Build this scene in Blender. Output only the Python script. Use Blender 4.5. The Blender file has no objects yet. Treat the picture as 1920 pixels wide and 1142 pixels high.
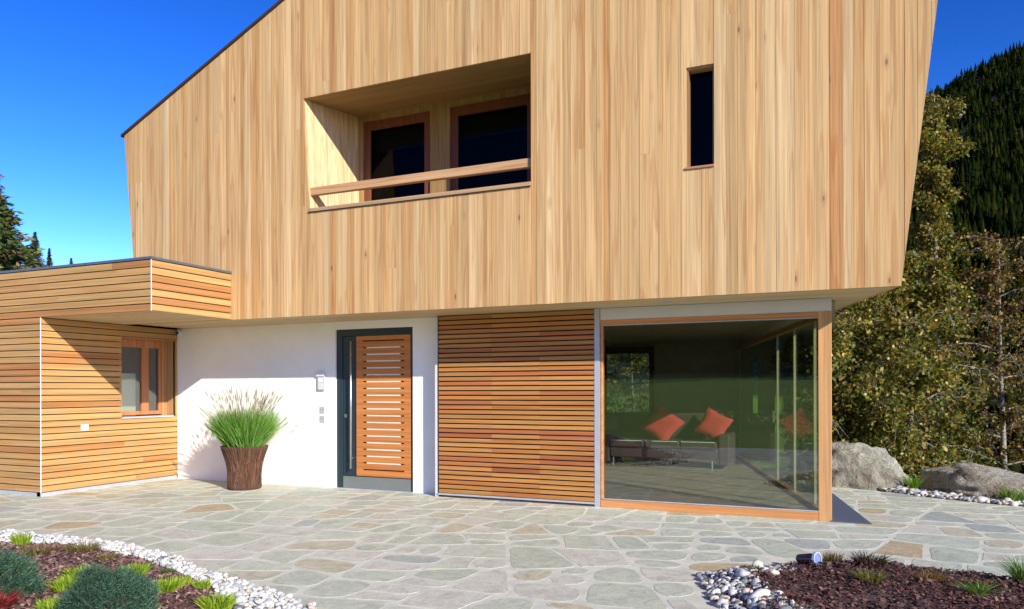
import bpy, bmesh, math, random
import numpy as np
from mathutils import Vector, Matrix, noise
random.seed(7); RNG = np.random.default_rng(11)
R = math.radians
scn = bpy.context.scene
COL = scn.collection

# ------------------------------------------------------------------ helpers
def tag(o, label=None, cat=None, group=None, kind=None):
    if label: o['label'] = label
    if cat: o['category'] = cat
    if group: o['group'] = group
    if kind: o['kind'] = kind
    return o
def empty(name, loc=(0, 0, 0), label=None, cat=None, group=None, rz=0):
    o = bpy.data.objects.new(name, None); COL.objects.link(o)
    o.location = loc; o.rotation_euler = (0, 0, rz); o.empty_display_size = .2
    return tag(o, label, cat, group)

class MB:
    """collects geometry with a tint and a seed per vertex, builds ONE mesh object (world coordinates)"""
    def __init__(s): s.v = []; s.f = []; s.t = []; s.s = []
    def add(s, vs, fs, tint=(1, 1, 1), seed=0.0):
        n = len(s.v); s.v += [tuple(p) for p in vs]; s.f += [tuple(i + n for i in f) for f in fs]
        s.t += [tint] * len(vs); s.s += [seed] * len(vs); return s
    def box(s, x0, x1, y0, y1, z0, z1, tint=(1, 1, 1), seed=0.0):
        return s.add([(x0,y0,z0),(x1,y0,z0),(x1,y1,z0),(x0,y1,z0),(x0,y0,z1),(x1,y0,z1),(x1,y1,z1),(x0,y1,z1)],
            [(0,3,2,1),(4,5,6,7),(0,1,5,4),(1,2,6,5),(2,3,7,6),(3,0,4,7)], tint, seed)
    def prism(s, poly, d0, d1, ax='y', tint=(1, 1, 1), seed=0.0):
        """poly of 2-D points extruded between d0 and d1 along the axis"""
        def P(a, b, d): return (a, d, b) if ax == 'y' else ((d, a, b) if ax == 'x' else (a, b, d))
        n = len(poly); vs = [P(a, b, d0) for a, b in poly] + [P(a, b, d1) for a, b in poly]
        fs = [tuple(range(n)), tuple(range(2 * n - 1, n - 1, -1))] + [(i, i + n, (i + 1) % n + n, (i + 1) % n) for i in range(n)]
        return s.add(vs, fs, tint, seed)
    def tube(s, pts, rad, n=8, tint=(1, 1, 1), seed=0.0, caps=True):
        pts = [Vector(p) for p in pts]; rad = rad if isinstance(rad, (list, tuple)) else [rad] * len(pts)
        vs = []; up = Vector((0, 0, 1))
        for i, p in enumerate(pts):
            d = (pts[min(i + 1, len(pts) - 1)] - pts[max(i - 1, 0)]).normalized()
            a = d.cross(up)
            if a.length < .05: a = d.cross(Vector((1, 0, 0)))
            a.normalize(); b = d.cross(a)
            for k in range(n):
                t = 2 * math.pi * k / n; vs.append(p + (a * math.cos(t) + b * math.sin(t)) * rad[i])
        fs = [(i*n+k, i*n+(k+1) % n, (i+1)*n+(k+1) % n, (i+1)*n+k) for i in range(len(pts)-1) for k in range(n)]
        if caps: fs += [tuple(range(n-1, -1, -1)), tuple(range((len(pts)-1)*n, len(pts)*n))]
        return s.add(vs, fs, tint, seed)
    def build(s, name, mat, parent=None, smooth=False, bevel=0, loc=None):
        v = np.array(s.v, float)
        o = mesh_obj(name, v, s.f, mat, np.array(s.t, float), np.array(s.s, float), parent, smooth, loc)
        if bevel:
            m = o.modifiers.new('bevel', 'BEVEL'); m.width = bevel; m.segments = 2; m.limit_method = 'ANGLE'; m.angle_limit = R(40)
        return o

def mesh_obj(name, v, f, mat, tint=None, seed=None, parent=None, smooth=False, loc=None):
    """vertices in world coordinates; origin moved to loc (default: base centre)"""
    v = np.asarray(v, float)
    if loc is None: loc = ((v[:, 0].min()+v[:, 0].max())/2, (v[:, 1].min()+v[:, 1].max())/2, v[:, 2].min())
    me = bpy.data.meshes.new(name)
    v2 = v - np.array(loc)
    if isinstance(f, np.ndarray):
        k = f.shape[1]; nf = len(f)
        me.vertices.add(len(v2)); me.vertices.foreach_set('co', v2.ravel())
        me.loops.add(nf * k); me.loops.foreach_set('vertex_index', f.ravel().astype(np.int32))
        me.polygons.add(nf); me.polygons.foreach_set('loop_start', np.arange(0, nf*k, k, dtype=np.int32))
        me.update(calc_edges=True); me.validate()
    else:
        me.from_pydata([tuple(p) for p in v2], [], f); me.update()
        bm = bmesh.new(); bm.from_mesh(me); bmesh.ops.recalc_face_normals(bm, faces=bm.faces); bm.to_mesh(me); bm.free()
    if tint is not None:
        a = me.attributes.new('tint', 'FLOAT_COLOR', 'POINT')
        a.data.foreach_set('color', np.hstack([tint, np.ones((len(tint), 1))]).ravel().astype(np.float32))
    if seed is not None:
        a = me.attributes.new('seed', 'FLOAT', 'POINT'); a.data.foreach_set('value', seed.astype(np.float32))
    me.materials.append(mat)
    if smooth: me.polygons.foreach_set('use_smooth', [True] * len(me.polygons))
    o = bpy.data.objects.new(name, me); COL.objects.link(o)
    if parent is not None:
        o.parent = parent
        par = Vector((0, 0, 0)); p = parent
        while p: par += Vector(p.location); p = p.parent
        o.location = Vector(loc) - par
    else: o.location = loc
    return o

# ---- polygon clipping in 2-D (convex)
def clip(poly, a, b, c):
    """keep a*x+b*y<=c"""
    out = []; n = len(poly)
    for i in range(n):
        p, q = poly[i], poly[(i+1) % n]; dp = a*p[0]+b*p[1]-c; dq = a*q[0]+b*q[1]-c
        if dp <= 0: out.append(p)
        if dp * dq < 0:
            t = dp/(dp-dq); out.append((p[0]+(q[0]-p[0])*t, p[1]+(q[1]-p[1])*t))
    return out
def area(p): return .5*sum(p[i][0]*p[(i+1) % len(p)][1]-p[(i+1) % len(p)][0]*p[i][1] for i in range(len(p))) if len(p) > 2 else 0
def planes(cv):
    """half-planes of a counter-clockwise convex polygon"""
    r = []
    for i in range(len(cv)):
        p, q = cv[i], cv[(i+1) % len(cv)]; a, b = q[1]-p[1], -(q[0]-p[0]); r.append((a, b, a*p[0]+b*p[1]))
    return r
def clip_in(poly, cv):
    for pl in planes(cv):
        poly = clip(poly, *pl)
        if len(poly) < 3: return []
    return poly
def subtract(poly, cv):
    out = []; cur = poly
    for a, b, c in planes(cv):
        o = clip(cur, -a, -b, -c)
        if len(o) > 2 and abs(area(o)) > 1e-5: out.append(o)
        cur = clip(cur, a, b, c)
        if len(cur) < 3: break
    return out
def inside(p, poly):
    c = False; n = len(poly)
    for i in range(n):
        a, b = poly[i], poly[(i+1) % n]
        if (a[1] > p[1]) != (b[1] > p[1]) and p[0] < (b[0]-a[0])*(p[1]-a[1])/(b[1]-a[1])+a[0]: c = not c
    return c
def lerp(a, b, t): return tuple(x+(y-x)*t for x, y in zip(a, b))

# ------------------------------------------------------------------ materials
def newmat(name):
    m = bpy.data.materials.new(name); m.use_nodes = True
    nt = m.node_tree; bs = nt.nodes['Principled BSDF']; return m, nt, bs
def N(nt, typ, **kw):
    n = nt.nodes.new(typ)
    for k, v in kw.items():
        if k in n.inputs: n.inputs[k].default_value = v
        else: setattr(n, k, v)
    return n
def mixc(nt, fac, a, b, blend='MIX'):
    n = nt.nodes.new('ShaderNodeMix'); n.data_type = 'RGBA'; n.blend_type = blend
    for sock, val in ((n.inputs[0], fac), (n.inputs[6], a), (n.inputs[7], b)):
        if hasattr(val, 'links') or isinstance(val, bpy.types.NodeSocket): nt.links.new(val, sock)
        elif isinstance(val, (tuple, list)): sock.default_value = (*val[:3], 1)
        else: sock.default_value = val
    return n.outputs[2]
def ramp(nt, src, stops):
    n = nt.nodes.new('ShaderNodeValToRGB'); cr = n.color_ramp
    while len(cr.elements) < len(stops): cr.elements.new(.5)
    for e, (p, c) in zip(cr.elements, stops):
        e.position = p; e.color = (*c, 1) if isinstance(c, tuple) else (c, c, c, 1)
    nt.links.new(src, n.inputs[0]); return n.outputs[0]
def attr(nt, name): return N(nt, 'ShaderNodeAttribute', attribute_name=name)
def bump(nt, bs, h, strength=.3, dist=.01):
    b = N(nt, 'ShaderNodeBump', Strength=strength, Distance=dist); nt.links.new(h, b.inputs['Height']); nt.links.new(b.outputs[0], bs.inputs['Normal'])

def wood(name, axis='z', rough=.6, knots=True, figure=.35, gloss=.3):
    """boards: own colour from the tint attribute, grain running along the axis"""
    m, nt, bs = newmat(name); L = nt.links.new
    geo = N(nt, 'ShaderNodeNewGeometry'); tint = attr(nt, 'tint'); seed = attr(nt, 'seed')
    off = N(nt, 'ShaderNodeVectorMath', operation='SCALE'); cmb = N(nt, 'ShaderNodeCombineXYZ')
    for i in range(3): L(seed.outputs['Fac'], cmb.inputs[i])
    L(cmb.outputs[0], off.inputs[0]); off.inputs['Scale'].default_value = 17.3
    addv = N(nt, 'ShaderNodeVectorMath', operation='ADD'); L(geo.outputs['Position'], addv.inputs[0]); L(off.outputs[0], addv.inputs[1])
    def mapped(sc, along):
        mp = N(nt, 'ShaderNodeMapping'); s = [sc, sc, sc]; s['xyz'.index(axis)] = along
        mp.inputs['Scale'].default_value = s; L(addv.outputs[0], mp.inputs[0]); return mp.outputs[0]
    n1 = N(nt, 'ShaderNodeTexNoise', Scale=1., Detail=4., Roughness=.65); L(mapped(95, .9), n1.inputs['Vector'])
    n2 = N(nt, 'ShaderNodeTexNoise', Scale=1., Detail=2., Roughness=.5); L(mapped(17, .22), n2.inputs['Vector'])
    # cathedral figure: contour lines of a stretched noise
    n3 = N(nt, 'ShaderNodeTexNoise', Scale=1., Detail=1.5, Roughness=.45); L(mapped(10, .5), n3.inputs['Vector'])
    mul = N(nt, 'ShaderNodeMath', operation='MULTIPLY'); mul.inputs[1].default_value = 22; L(n3.outputs[0], mul.inputs[0])
    sn = N(nt, 'ShaderNodeMath', operation='SINE'); L(mul.outputs[0], sn.inputs[0])
    fig = ramp(nt, sn.outputs[0], [(.55, 1.), (.95, 1-figure)])
    g1 = ramp(nt, n1.outputs[0], [(.3, .70), (.62, 1.08)])
    g2 = ramp(nt, n2.outputs[0], [(.3, .80), (.7, 1.10)])
    c = mixc(nt, 1., tint.outputs['Color'], g1, 'MULTIPLY'); c = mixc(nt, 1., c, g2, 'MULTIPLY')
    n4 = N(nt, 'ShaderNodeTexNoise', Scale=1., Detail=3., Roughness=.6); L(mapped(30, .2), n4.inputs['Vector'])
    st = ramp(nt, n4.outputs[0], [(.54, 0.), (.70, .6)]); c = mixc(nt, st, c, mixc(nt, 1., c, (.98, .74, .52), 'MULTIPLY'))
    figc = mixc(nt, fig, (.70, .42, .24), (1., 1., 1.)); c = mixc(nt, .85, c, figc, 'MULTIPLY')
    if knots:
        vo = N(nt, 'ShaderNodeTexVoronoi', Scale=1., feature='F1'); L(mapped(4.2, 1.5), vo.inputs['Vector'])
        k = ramp(nt, vo.outputs['Distance'], [(.035, 1.), (.075, 0.)])
        ring = ramp(nt, vo.outputs['Distance'], [(.05, .0), (.08, .5), (.16, 0.)])
        c = mixc(nt, ring, c, (.42, .22, .1)); kk = N(nt, 'ShaderNodeMath', operation='MULTIPLY'); L(k, kk.inputs[0]); kk.inputs[1].default_value = .85
        c = mixc(nt, kk.outputs[0], c, (.16, .08, .04))
    L(c, bs.inputs['Base Color']); bs.inputs['Roughness'].default_value = rough; bs.inputs['Specular IOR Level'].default_value = gloss
    bump(nt, bs, n1.outputs[0], .25, .002)
    return m

def plain(name, col, rough=.5, metal=0., var=.0, scale=8., bumps=0., bscale=60., spec=.5, use_tint=False):
    m, nt, bs = newmat(name); L = nt.links.new
    geo = N(nt, 'ShaderNodeNewGeometry')
    n = N(nt, 'ShaderNodeTexNoise', Scale=scale, Detail=5., Roughness=.6); L(geo.outputs['Position'], n.inputs['Vector'])
    g = ramp(nt, n.outputs[0], [(.3, 1-var), (.7, 1+var*.6)])
    base = attr(nt, 'tint').outputs['Color'] if use_tint else col
    c = mixc(nt, 1., base, g, 'MULTIPLY'); L(c, bs.inputs['Base Color'])
    bs.inputs['Roughness'].default_value = rough; bs.inputs['Metallic'].default_value = metal; bs.inputs['Specular IOR Level'].default_value = spec
    if bumps:
        n2 = N(nt, 'ShaderNodeTexNoise', Scale=bscale, Detail=4., Roughness=.6); L(geo.outputs['Position'], n2.inputs['Vector'])
        bump(nt, bs, n2.outputs[0], bumps, .01)
    return m

def foliage(name, trans=.35, rough=.5, spec=.3):
    m, nt, bs = newmat(name); L = nt.links.new
    t = attr(nt, 'tint'); L(t.outputs['Color'], bs.inputs['Base Color']); bs.inputs['Roughness'].default_value = rough
    bs.inputs['Specular IOR Level'].default_value = spec
    tr = N(nt, 'ShaderNodeBsdfTranslucent'); br = mixc(nt, 1., t.outputs['Color'], (1.3, 1.35, .7), 'MULTIPLY'); L(br, tr.inputs['Color'])
    mx = N(nt, 'ShaderNodeMixShader'); mx.inputs[0].default_value = trans
    L(bs.outputs[0], mx.inputs[1]); L(tr.outputs[0], mx.inputs[2]); L(mx.outputs[0], nt.nodes['Material Output'].inputs[0])
    return m

def glass(name, tintc=(.9, .95, .92), ior=1.5, boost=1.):
    m, nt, bs = newmat(name); L = nt.links.new; nt.nodes.remove(bs)
    lw = N(nt, 'ShaderNodeLayerWeight', Blend=.5); pw = N(nt, 'ShaderNodeMath', operation='POWER'); L(lw.outputs['Facing'], pw.inputs[0]); pw.inputs[1].default_value = 4.
    fr = N(nt, 'ShaderNodeMath', operation='MULTIPLY_ADD'); L(pw.outputs[0], fr.inputs[0]); fr.inputs[1].default_value = .9; fr.inputs[2].default_value = .05
    mu = N(nt, 'ShaderNodeMath', operation='MULTIPLY', use_clamp=True); L(fr.outputs[0], mu.inputs[0]); mu.inputs[1].default_value = boost
    tp = N(nt, 'ShaderNodeBsdfTransparent'); tp.inputs[0].default_value = (*tintc, 1)
    gl = N(nt, 'ShaderNodeBsdfGlossy'); gl.inputs['Roughness'].default_value = 0.0; gl.inputs['Color'].default_value = (1, 1, 1, 1)
    mx = N(nt, 'ShaderNodeMixShader'); L(mu.outputs[0], mx.inputs[0]); L(tp.outputs[0], mx.inputs[1]); L(gl.outputs[0], mx.inputs[2])
    L(mx.outputs[0], nt.nodes['Material Output'].inputs[0]); return m

def stone_mat(name):
    m, nt, bs = newmat(name); L = nt.links.new
    geo = N(nt, 'ShaderNodeNewGeometry'); t = attr(nt, 'tint'); sd = attr(nt, 'seed')
    cmb = N(nt, 'ShaderNodeCombineXYZ')
    for i in range(3): L(sd.outputs['Fac'], cmb.inputs[i])
    sc = N(nt, 'ShaderNodeVectorMath', operation='SCALE'); sc.inputs['Scale'].default_value = 31.; L(cmb.outputs[0], sc.inputs[0])
    ad = N(nt, 'ShaderNodeVectorMath', operation='ADD'); L(geo.outputs['Position'], ad.inputs[0]); L(sc.outputs[0], ad.inputs[1])
    n1 = N(nt, 'ShaderNodeTexNoise', Scale=5.5, Detail=7., Roughness=.7, Distortion=1.2); L(ad.outputs[0], n1.inputs['Vector'])
    n2 = N(nt, 'ShaderNodeTexNoise', Scale=45., Detail=4., Roughness=.7); L(ad.outputs[0], n2.inputs['Vector'])
    g1 = ramp(nt, n1.outputs[0], [(.32, .74), (.68, 1.14)]); g2 = ramp(nt, n2.outputs[0], [(.3, .80), (.7, 1.10)])
    c = mixc(nt, 1., t.outputs['Color'], g1, 'MULTIPLY'); c = mixc(nt, 1., c, g2, 'MULTIPLY')
    w = ramp(nt, n1.outputs[0], [(.55, 0.), (.72, .55)]); c = mixc(nt, w, c, (.52, .48, .28))
    L(c, bs.inputs['Base Color']); bs.inputs['Roughness'].default_value = .55; bs.inputs['Specular IOR Level'].default_value = .4
    bump(nt, bs, n1.outputs[0], .45, .02); return m

M = {}
M['facade'] = wood('larch_boards', 'z', figure=.40)
M['soffit'] = wood('larch_soffit', 'x', figure=.15)
M['slat_x'] = wood('larch_slats_x', 'x', figure=.2, knots=False)
M['slat_y'] = wood('larch_slats_y', 'y', figure=.2, knots=False)
M['frame_x'] = wood('timber_frame', 'x', figure=.15, knots=False, rough=.4)
M['frame_z'] = wood('timber_frame_upright', 'z', figure=.15, knots=False, rough=.4)
M['rail'] = wood('larch_rail', 'x', figure=.6)
M['white'] = plain('white_render', (.90, .875, .83), .85, var=.035, scale=3., bumps=.25, bscale=140.)
M['grey'] = plain('grey_render', (.62, .62, .60), .8, var=.04, scale=3.)
M['dark'] = plain('dark_backing', (.03, .02, .015), .9, var=.2)
M['brown_trim'] = plain('dark_brown_trim', (.05, .026, .02), .6, var=.2)
M['anthracite'] = plain('anthracite_metal', (.022, .040, .052), .35, .1, var=.05, scale=4.)
M['steel'] = plain('brushed_steel', (.60, .60, .58), .32, .9, var=.05, scale=30.)
M['galv'] = plain('galvanised_steel', (.58, .60, .63), .45, .5, var=.1, scale=12.)
M['kick'] = plain('kick_plate_steel', (.30, .33, .31), .38, .6, var=.05)
M['roofmetal'] = plain('roof_edge_metal', (.16, .18, .21), .4, .6, var=.1)
M['cream'] = plain('frosted_glass_strip', (.82, .78, .68), .25, var=.02)
M['plastic'] = plain('white_plastic', (.75, .76, .77), .35, var=.02)
M['plastic_grey'] = plain('grey_plastic', (.45, .46, .48), .4, var=.02)
M['door_wood'] = wood('door_wood', 'x', figure=.12, knots=False, rough=.4)
M['glass'] = glass('window_glass', (.78, .83, .76), 1.5, 2.2)
M['side_glass'] = glass('side_window_glass', (.80, .88, .83), 1.5, .45)
M['glass_dark'] = glass('upper_window_glass', (.30, .32, .31), 1.5, .12)
M['slate'] = plain('dark_slate_strip', (.085, .10, .14), .6, var=.25, scale=30., bumps=.3)
M['mortar'] = plain('pale_joint_mortar', (.60, .59, .47), .9, var=.18, scale=6., bumps=.3, bscale=80.)
M['stone'] = stone_mat('quartzite_flagstone')
M['pebble'] = plain('pebbles', (1, 1, 1), .85, var=.25, scale=60., bumps=.5, bscale=120., spec=.2, use_tint=True)
M['chip'] = plain('bark_chips', (1, 1, 1), .85, var=.3, scale=60., use_tint=True)
M['soil'] = plain('bed_soil', (.10, .055, .045), .95, var=.5, scale=25., bumps=.8, bscale=40.)
M['leaf'] = foliage('leaves')
M['needle'] = foliage('needles', .15, .55)
M['forest'] = foliage('forest_needles', 0., 1., 0.)
M['grass'] = foliage('grass_blades', .4)
M['birch_bark'] = plain('birch_bark', (.26, .24, .20), .8, var=.6, scale=14.)
M['bark'] = plain('brown_bark', (.09, .06, .045), .9, var=.4, scale=10.)
M['room_wall'] = plain('room_wall', (.30, .24, .19), .9, var=.03)
M['room_floor'] = wood('oak_floor', 'x', figure=.2, knots=False, rough=.35)
M['sofa'] = plain('dark_upholstery', (.10, .055, .06), .7, var=.15, scale=20.)
M['cushion'] = plain('red_fabric', (.62, .05, .055), .8, var=.08, scale=30.)
M['wicker'] = wood('woven_twigs', 'z', figure=.5, knots=False, rough=.8)

# ------------------------------------------------------------------ camera, sun, sky
YAW = .4095
cam = bpy.data.cameras.new('camera'); co = bpy.data.objects.new('camera', cam); COL.objects.link(co); scn.camera = co
cam.sensor_width = 36; cam.lens = 36*1396/1920; cam.shift_y = (729-571)/1920; cam.clip_end = 6000; cam.clip_start = .05
co.matrix_world = Matrix.Translation((0, 0, 1.45)) @ Matrix.Rotation(YAW, 4, 'Z') @ Matrix.Rotation(R(90), 4, 'X') @ Matrix.Rotation(-.0022, 4, 'Z')

EXPO = .53; SKYS = .09; SKYK = SKYS*2**EXPO
SUN = Vector((1.62, -1., .855)).normalized()
sl = bpy.data.lights.new('sun', 'SUN'); sl.energy = 4.9; sl.angle = R(.5); sl.color = (1., .935, .835)
so = bpy.data.objects.new('sun', sl); COL.objects.link(so); so.location = (20, -12, 12); so.rotation_euler = (-SUN).to_track_quat('-Z', 'Y').to_euler()
w = bpy.data.worlds.new('World'); scn.world = w; w.use_nodes = True; nt = w.node_tree
sky = nt.nodes.new('ShaderNodeTexSky'); sky.sky_type = 'NISHITA'; sky.sun_disc = False
sky.sun_elevation = math.asin(SUN.z); sky.sun_rotation = math.atan2(SUN.x, SUN.y)
sky.altitude = 1500; sky.air_density = 1.0; sky.dust_density = .1; sky.ozone_density = 4.
hs = nt.nodes.new('ShaderNodeHueSaturation'); hs.inputs['Saturation'].default_value = 1.25
bg = nt.nodes['Background']; bg.inputs['Strength'].default_value = SKYS
nt.links.new(sky.outputs[0], hs.inputs['Color'])
pre = mixc(nt, 1., hs.outputs[0], (.164, .164, .164), 'MULTIPLY')
gm = nt.nodes.new('ShaderNodeGamma'); gm.inputs['Gamma'].default_value = 1.6; nt.links.new(pre, gm.inputs['Color'])
post = mixc(nt, 1., gm.outputs[0], (3.6/SKYK, 1.8/SKYK, 1.8/SKYK), 'MULTIPLY'); nt.links.new(post, bg.inputs['Color'])
scn.view_settings.view_transform = 'Standard'; scn.view_settings.look = 'None'; scn.view_settings.gamma = 1
scn.view_settings.exposure = EXPO
scn.cycles.max_bounces = 8; scn.cycles.transparent_max_bounces = 24

# ------------------------------------------------------------------ dimensions of the place
YW, YF, YC, HS, HT = 8.985, 8.04, 6.70, 2.43, 3.10      # wall, upper facade, annex front, soffit, annex roof
XA, XC = -9.86, -7.79                                    # annex side wall, annex canopy side
YG = 8.80                                                # shutter and glass plane

# ------------------------------------------------------------------ house
house = empty('house', (-4.5, YF, 0), 'modern house with larch-clad upper storey jutting over a white ground floor and a glazed corner', 'house')
def facade_col():
    r = random.random()
    if r < .66: c = lerp((.60, .395, .19), (.65, .44, .225), random.random())
    elif r < .84: c = lerp((.59, .365, .165), (.57, .335, .145), random.random())
    elif r < .98: c = lerp((.67, .475, .26), (.70, .51, .29), random.random())
    else: c = (.56, .30, .13)
    k = random.uniform(.89, .99); return (c[0]*k*1.02, c[1]*k*.985, c[2]*k*.88)
OUT = [(-9.62, HS), (.584, HS), (1.03, 6.27), (-3.9, 8.08), (-9.907, 5.306)]   # ccw outline of the upper front
LOG = [(-6.433, 3.815), (-3.243, 3.815), (-3.243, 5.36), (-6.526, 5.345)]      # loggia opening
NAR = [(-1.452, 3.80), (-1.165, 3.80), (-1.165, 4.873), (-1.452, 4.873)]       # narrow window
b = MB(); x = -9.95
xs = []
while x < 1.1:
    xs.append(x); x += random.choice([.07, .085, .095, .11, .12, .135])
xs.append(x)
def snap(v):
    i = min(range(len(xs)), key=lambda k: abs(xs[k]-v)); xs[i] = v
for v in (-3.243, -1.452, -1.165): snap(v)
for i in range(len(xs)-1):
    gp = random.choice([.0006, .001, .0016, .002, .0024]); x0, x1 = xs[i]+gp, xs[i+1]-.0004
    if x1-x0 < .01: continue
    cuts = [2.3, 8.3]
    if random.random() < .13: cuts.insert(1, random.uniform(2.9, 6.6))
    dy = random.uniform(0, .0035)
    for j in range(len(cuts)-1):
        poly = clip_in([(x0, cuts[j]), (x1, cuts[j]), (x1, cuts[j+1]-.001), (x0, cuts[j+1]-.001)], OUT)
        if len(poly) < 3: continue
        ps = [poly]
        for hole in (LOG, NAR):
            ps = [q for p in ps for q in subtract(p, hole)]
        tc, sd = facade_col(), random.random()*40
        for p in ps:
            if abs(area(p)) > 1e-4: b.prism(p, YF-dy, YF+.024, 'y', tc, sd)
b.build('upper_cladding', M['facade'], house)
# dark battens and body behind the boards
b = MB(); ps = [OUT]
LOG2 = [(-6.455, 3.78), (-3.21, 3.78), (-3.21, 5.50), (-6.56, 5.50)]
ps = [clip(OUT, 0, -1, -(HS+.06))]
for hole in (LOG2, NAR): ps = [q for p in ps for q in subtract(p, hole)]
for p in ps: b.prism(p, YF+.026, YF+.20, 'y')
b.build('upper_wall', M['dark'], house)
# roof and sides: shell running back, right side turned inwards as in the photo
def back(p, y):   # right-hand points drift left going back
    return (p[0]-.25*(y-YF), y, p[1]) if p[0] > .3 else (p[0], y, p[1])
def shellface(m, p, q, y0, y1, th, seed, tint, n=60):
    """side face between outline points p,q as boards"""
    for k in range(n):
        a, c = y0+(y1-y0)*k/n+.001, y0+(y1-y0)*(k+1)/n-.001
        P = [back(p, a), back(q, a), back(q, c), back(p, c)]
        m.add(P+[(v[0]+th[0], v[1], v[2]+th[1]) for v in P], [(0,1,2,3),(7,6,5,4),(0,4,5,1),(1,5,6,2),(2,6,7,3),(3,7,4,0)], facade_col(), random.random()*40)
b = MB(); shellface(b, OUT[1], OUT[2], YF+.026, 17, (-.03, 0), 0, None); b.build('side_cladding', M['facade'], house)
b = MB(); shellface(b, OUT[0], OUT[4], YF+.026, 17, (.03, 0), 0, None); b.build('side_cladding', M['facade'], house)
def roofstrip(m, p, q, y0, y1, lift, over=0):
    P = [(p[0], y0, p[1]+lift), (q[0], y0, q[1]+lift), back(q, y1)[:2]+(q[1]+lift,), back(p, y1)[:2]+(p[1]+lift,)]
    m.add(P+[(v[0], v[1], v[2]+.035) for v in P], [(0,1,2,3),(7,6,5,4),(0,4,5,1),(1,5,6,2),(2,6,7,3),(3,7,4,0)])
b = MB(); roofstrip(b, (-9.95, 5.288), OUT[3], YF-.03, 17, .003); roofstrip(b, OUT[3], (1.08, 6.25), YF-.03, 17, .003)
b.build('roof', M['brown_trim'], house)
b = MB(); b.prism([(q[0]-.25*(16.95-YF) if q[0] > .3 else q[0], q[1]) for q in OUT], 16.95, 17.0, 'y'); o = b.build('rear_wall', M['dark'], house)
# soffit boards
b = MB(); y = YF+.0; k = 0
while y < 16.9:
    y1 = min(y+.14, 16.95); x = -9.6
    xr0, xr1 = .584-.25*(y-YF), .584-.25*(y1-YF)
    b.add([(x, y+.001, HS+.004), (xr0-.004, y+.001, HS+.004), (xr1-.004, y1-.001, HS+.004), (x, y1-.001, HS+.004),
           (x, y+.001, HS+.03), (xr0-.004, y+.001, HS+.03), (xr1-.004, y1-.001, HS+.03), (x, y1-.001, HS+.03)],
          [(0,3,2,1),(4,5,6,7),(0,1,5,4),(1,2,6,5),(2,3,7,6),(3,0,4,7)], lerp((.60, .46, .25), (.66, .50, .28), random.random()), random.random()*9); y = y1
b.build('soffit', M['soffit'], house)
b = MB().box(-1.8, -1.72, 8.45, 8.53, HS-.004, HS+.002); b.build('soffit_spotlight', M['plastic_grey'], house)
# loggia inner faces
YB = 9.08
lo = MB()
def quad(m, P, n=10, ax=0, cols=None, th=None):
    """board-split quad P0..P3 (P0-P1 bottom, P3-P2 top), split along P0-P1"""
    P = [Vector(p) for p in P]
    for k in range(n):
        t0, t1 = k/n+.002/n, (k+1)/n-.002/n
        a, bb = P[0].lerp(P[1], t0), P[0].lerp(P[1], t1); c, d = P[3].lerp(P[2], t1), P[3].lerp(P[2], t0)
        tt = Vector(th)
        m.add([a, bb, c, d, a+tt, bb+tt, c+tt, d+tt], [(0,1,2,3),(7,6,5,4),(0,4,5,1),(1,5,6,2),(2,6,7,3),(3,7,4,0)], cols(), random.random()*30)
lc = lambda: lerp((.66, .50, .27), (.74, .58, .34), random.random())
lc_shade = lambda: lerp((.36, .225, .085), (.43, .275, .115), random.random())  # darker copy of the loggia wood, shade of the recess put into the colour
quad(lo, [(-6.433, YF+.026, 3.815), (-6.36, YB, 3.815), (-6.39, YB, 5.42), (-6.526, YF+.026, 5.345)], 9, cols=lc, th=(-.02, 0, 0))
lo.build('loggia_side_panel', M['facade'], house); lo = MB()
quad(lo, [(-3.243, YF+.026, 3.815), (-3.243, YB, 3.815), (-3.243, YB, 5.42), (-3.243, YF+.026, 5.36)], 9, cols=lc_shade, th=(.02, 0, 0))
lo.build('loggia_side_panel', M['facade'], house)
lo = MB(); quad(lo, [(-6.526, YF+.026, 5.345), (-6.39, YB, 5.42), (-3.243, YB, 5.42), (-3.243, YF+.026, 5.36)], 8, cols=lc_shade, th=(0, 0, .02)); lo.build('loggia_ceiling', M['soffit'], house)
lo = MB(); quad(lo, [(-6.45, YF+.03, 3.80), (-6.36, YB+.3, 3.80), (-3.243, YB+.3, 3.80), (-3.243, YF+.03, 3.80)], 8, cols=lc_shade, th=(0, 0, -.03)); lo.build('loggia_floor', M['soffit'], house)
lo = MB()   # back wall of the loggia around the two door frames
D1, D2 = (-6.30, -5.18), (-4.87, -3.62)
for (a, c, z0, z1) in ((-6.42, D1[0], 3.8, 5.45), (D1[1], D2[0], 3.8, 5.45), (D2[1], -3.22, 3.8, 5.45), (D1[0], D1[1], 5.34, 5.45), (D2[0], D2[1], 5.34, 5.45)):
    lo.box(a, c, YB, YB+.12, z0, z1, lc_shade(), random.random()*9)
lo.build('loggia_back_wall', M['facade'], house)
for (a, c) in (D1, D2):
    fcol = (.19, .065, .03); m = MB(); y0, y1 = YB+.03, YB+.10
    m.box(a, a+.11, y0, y1, 3.82, 5.34, fcol, 1); m.box(c-.11, c, y0, y1, 3.82, 5.34, fcol, 2)
    m.box(a+.11, c-.11, y0, y1, 5.21, 5.34, fcol, 3); m.box(a+.11, c-.11, y0, y1, 3.82, 3.93, fcol, 4)
    d = m.build('balcony_door', M['frame_z'], house, bevel=.004)
    MB().box(a+.11, c-.11, YB+.055, YB+.07, 3.93, 5.21).build('pane', M['glass_dark'], d)
    MB().box(a+.11, c-.11, YB+.16, YB+.18, 4.93, 5.21, (.25, .22, .18)).build('blind', M['plastic_grey'], d)
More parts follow.
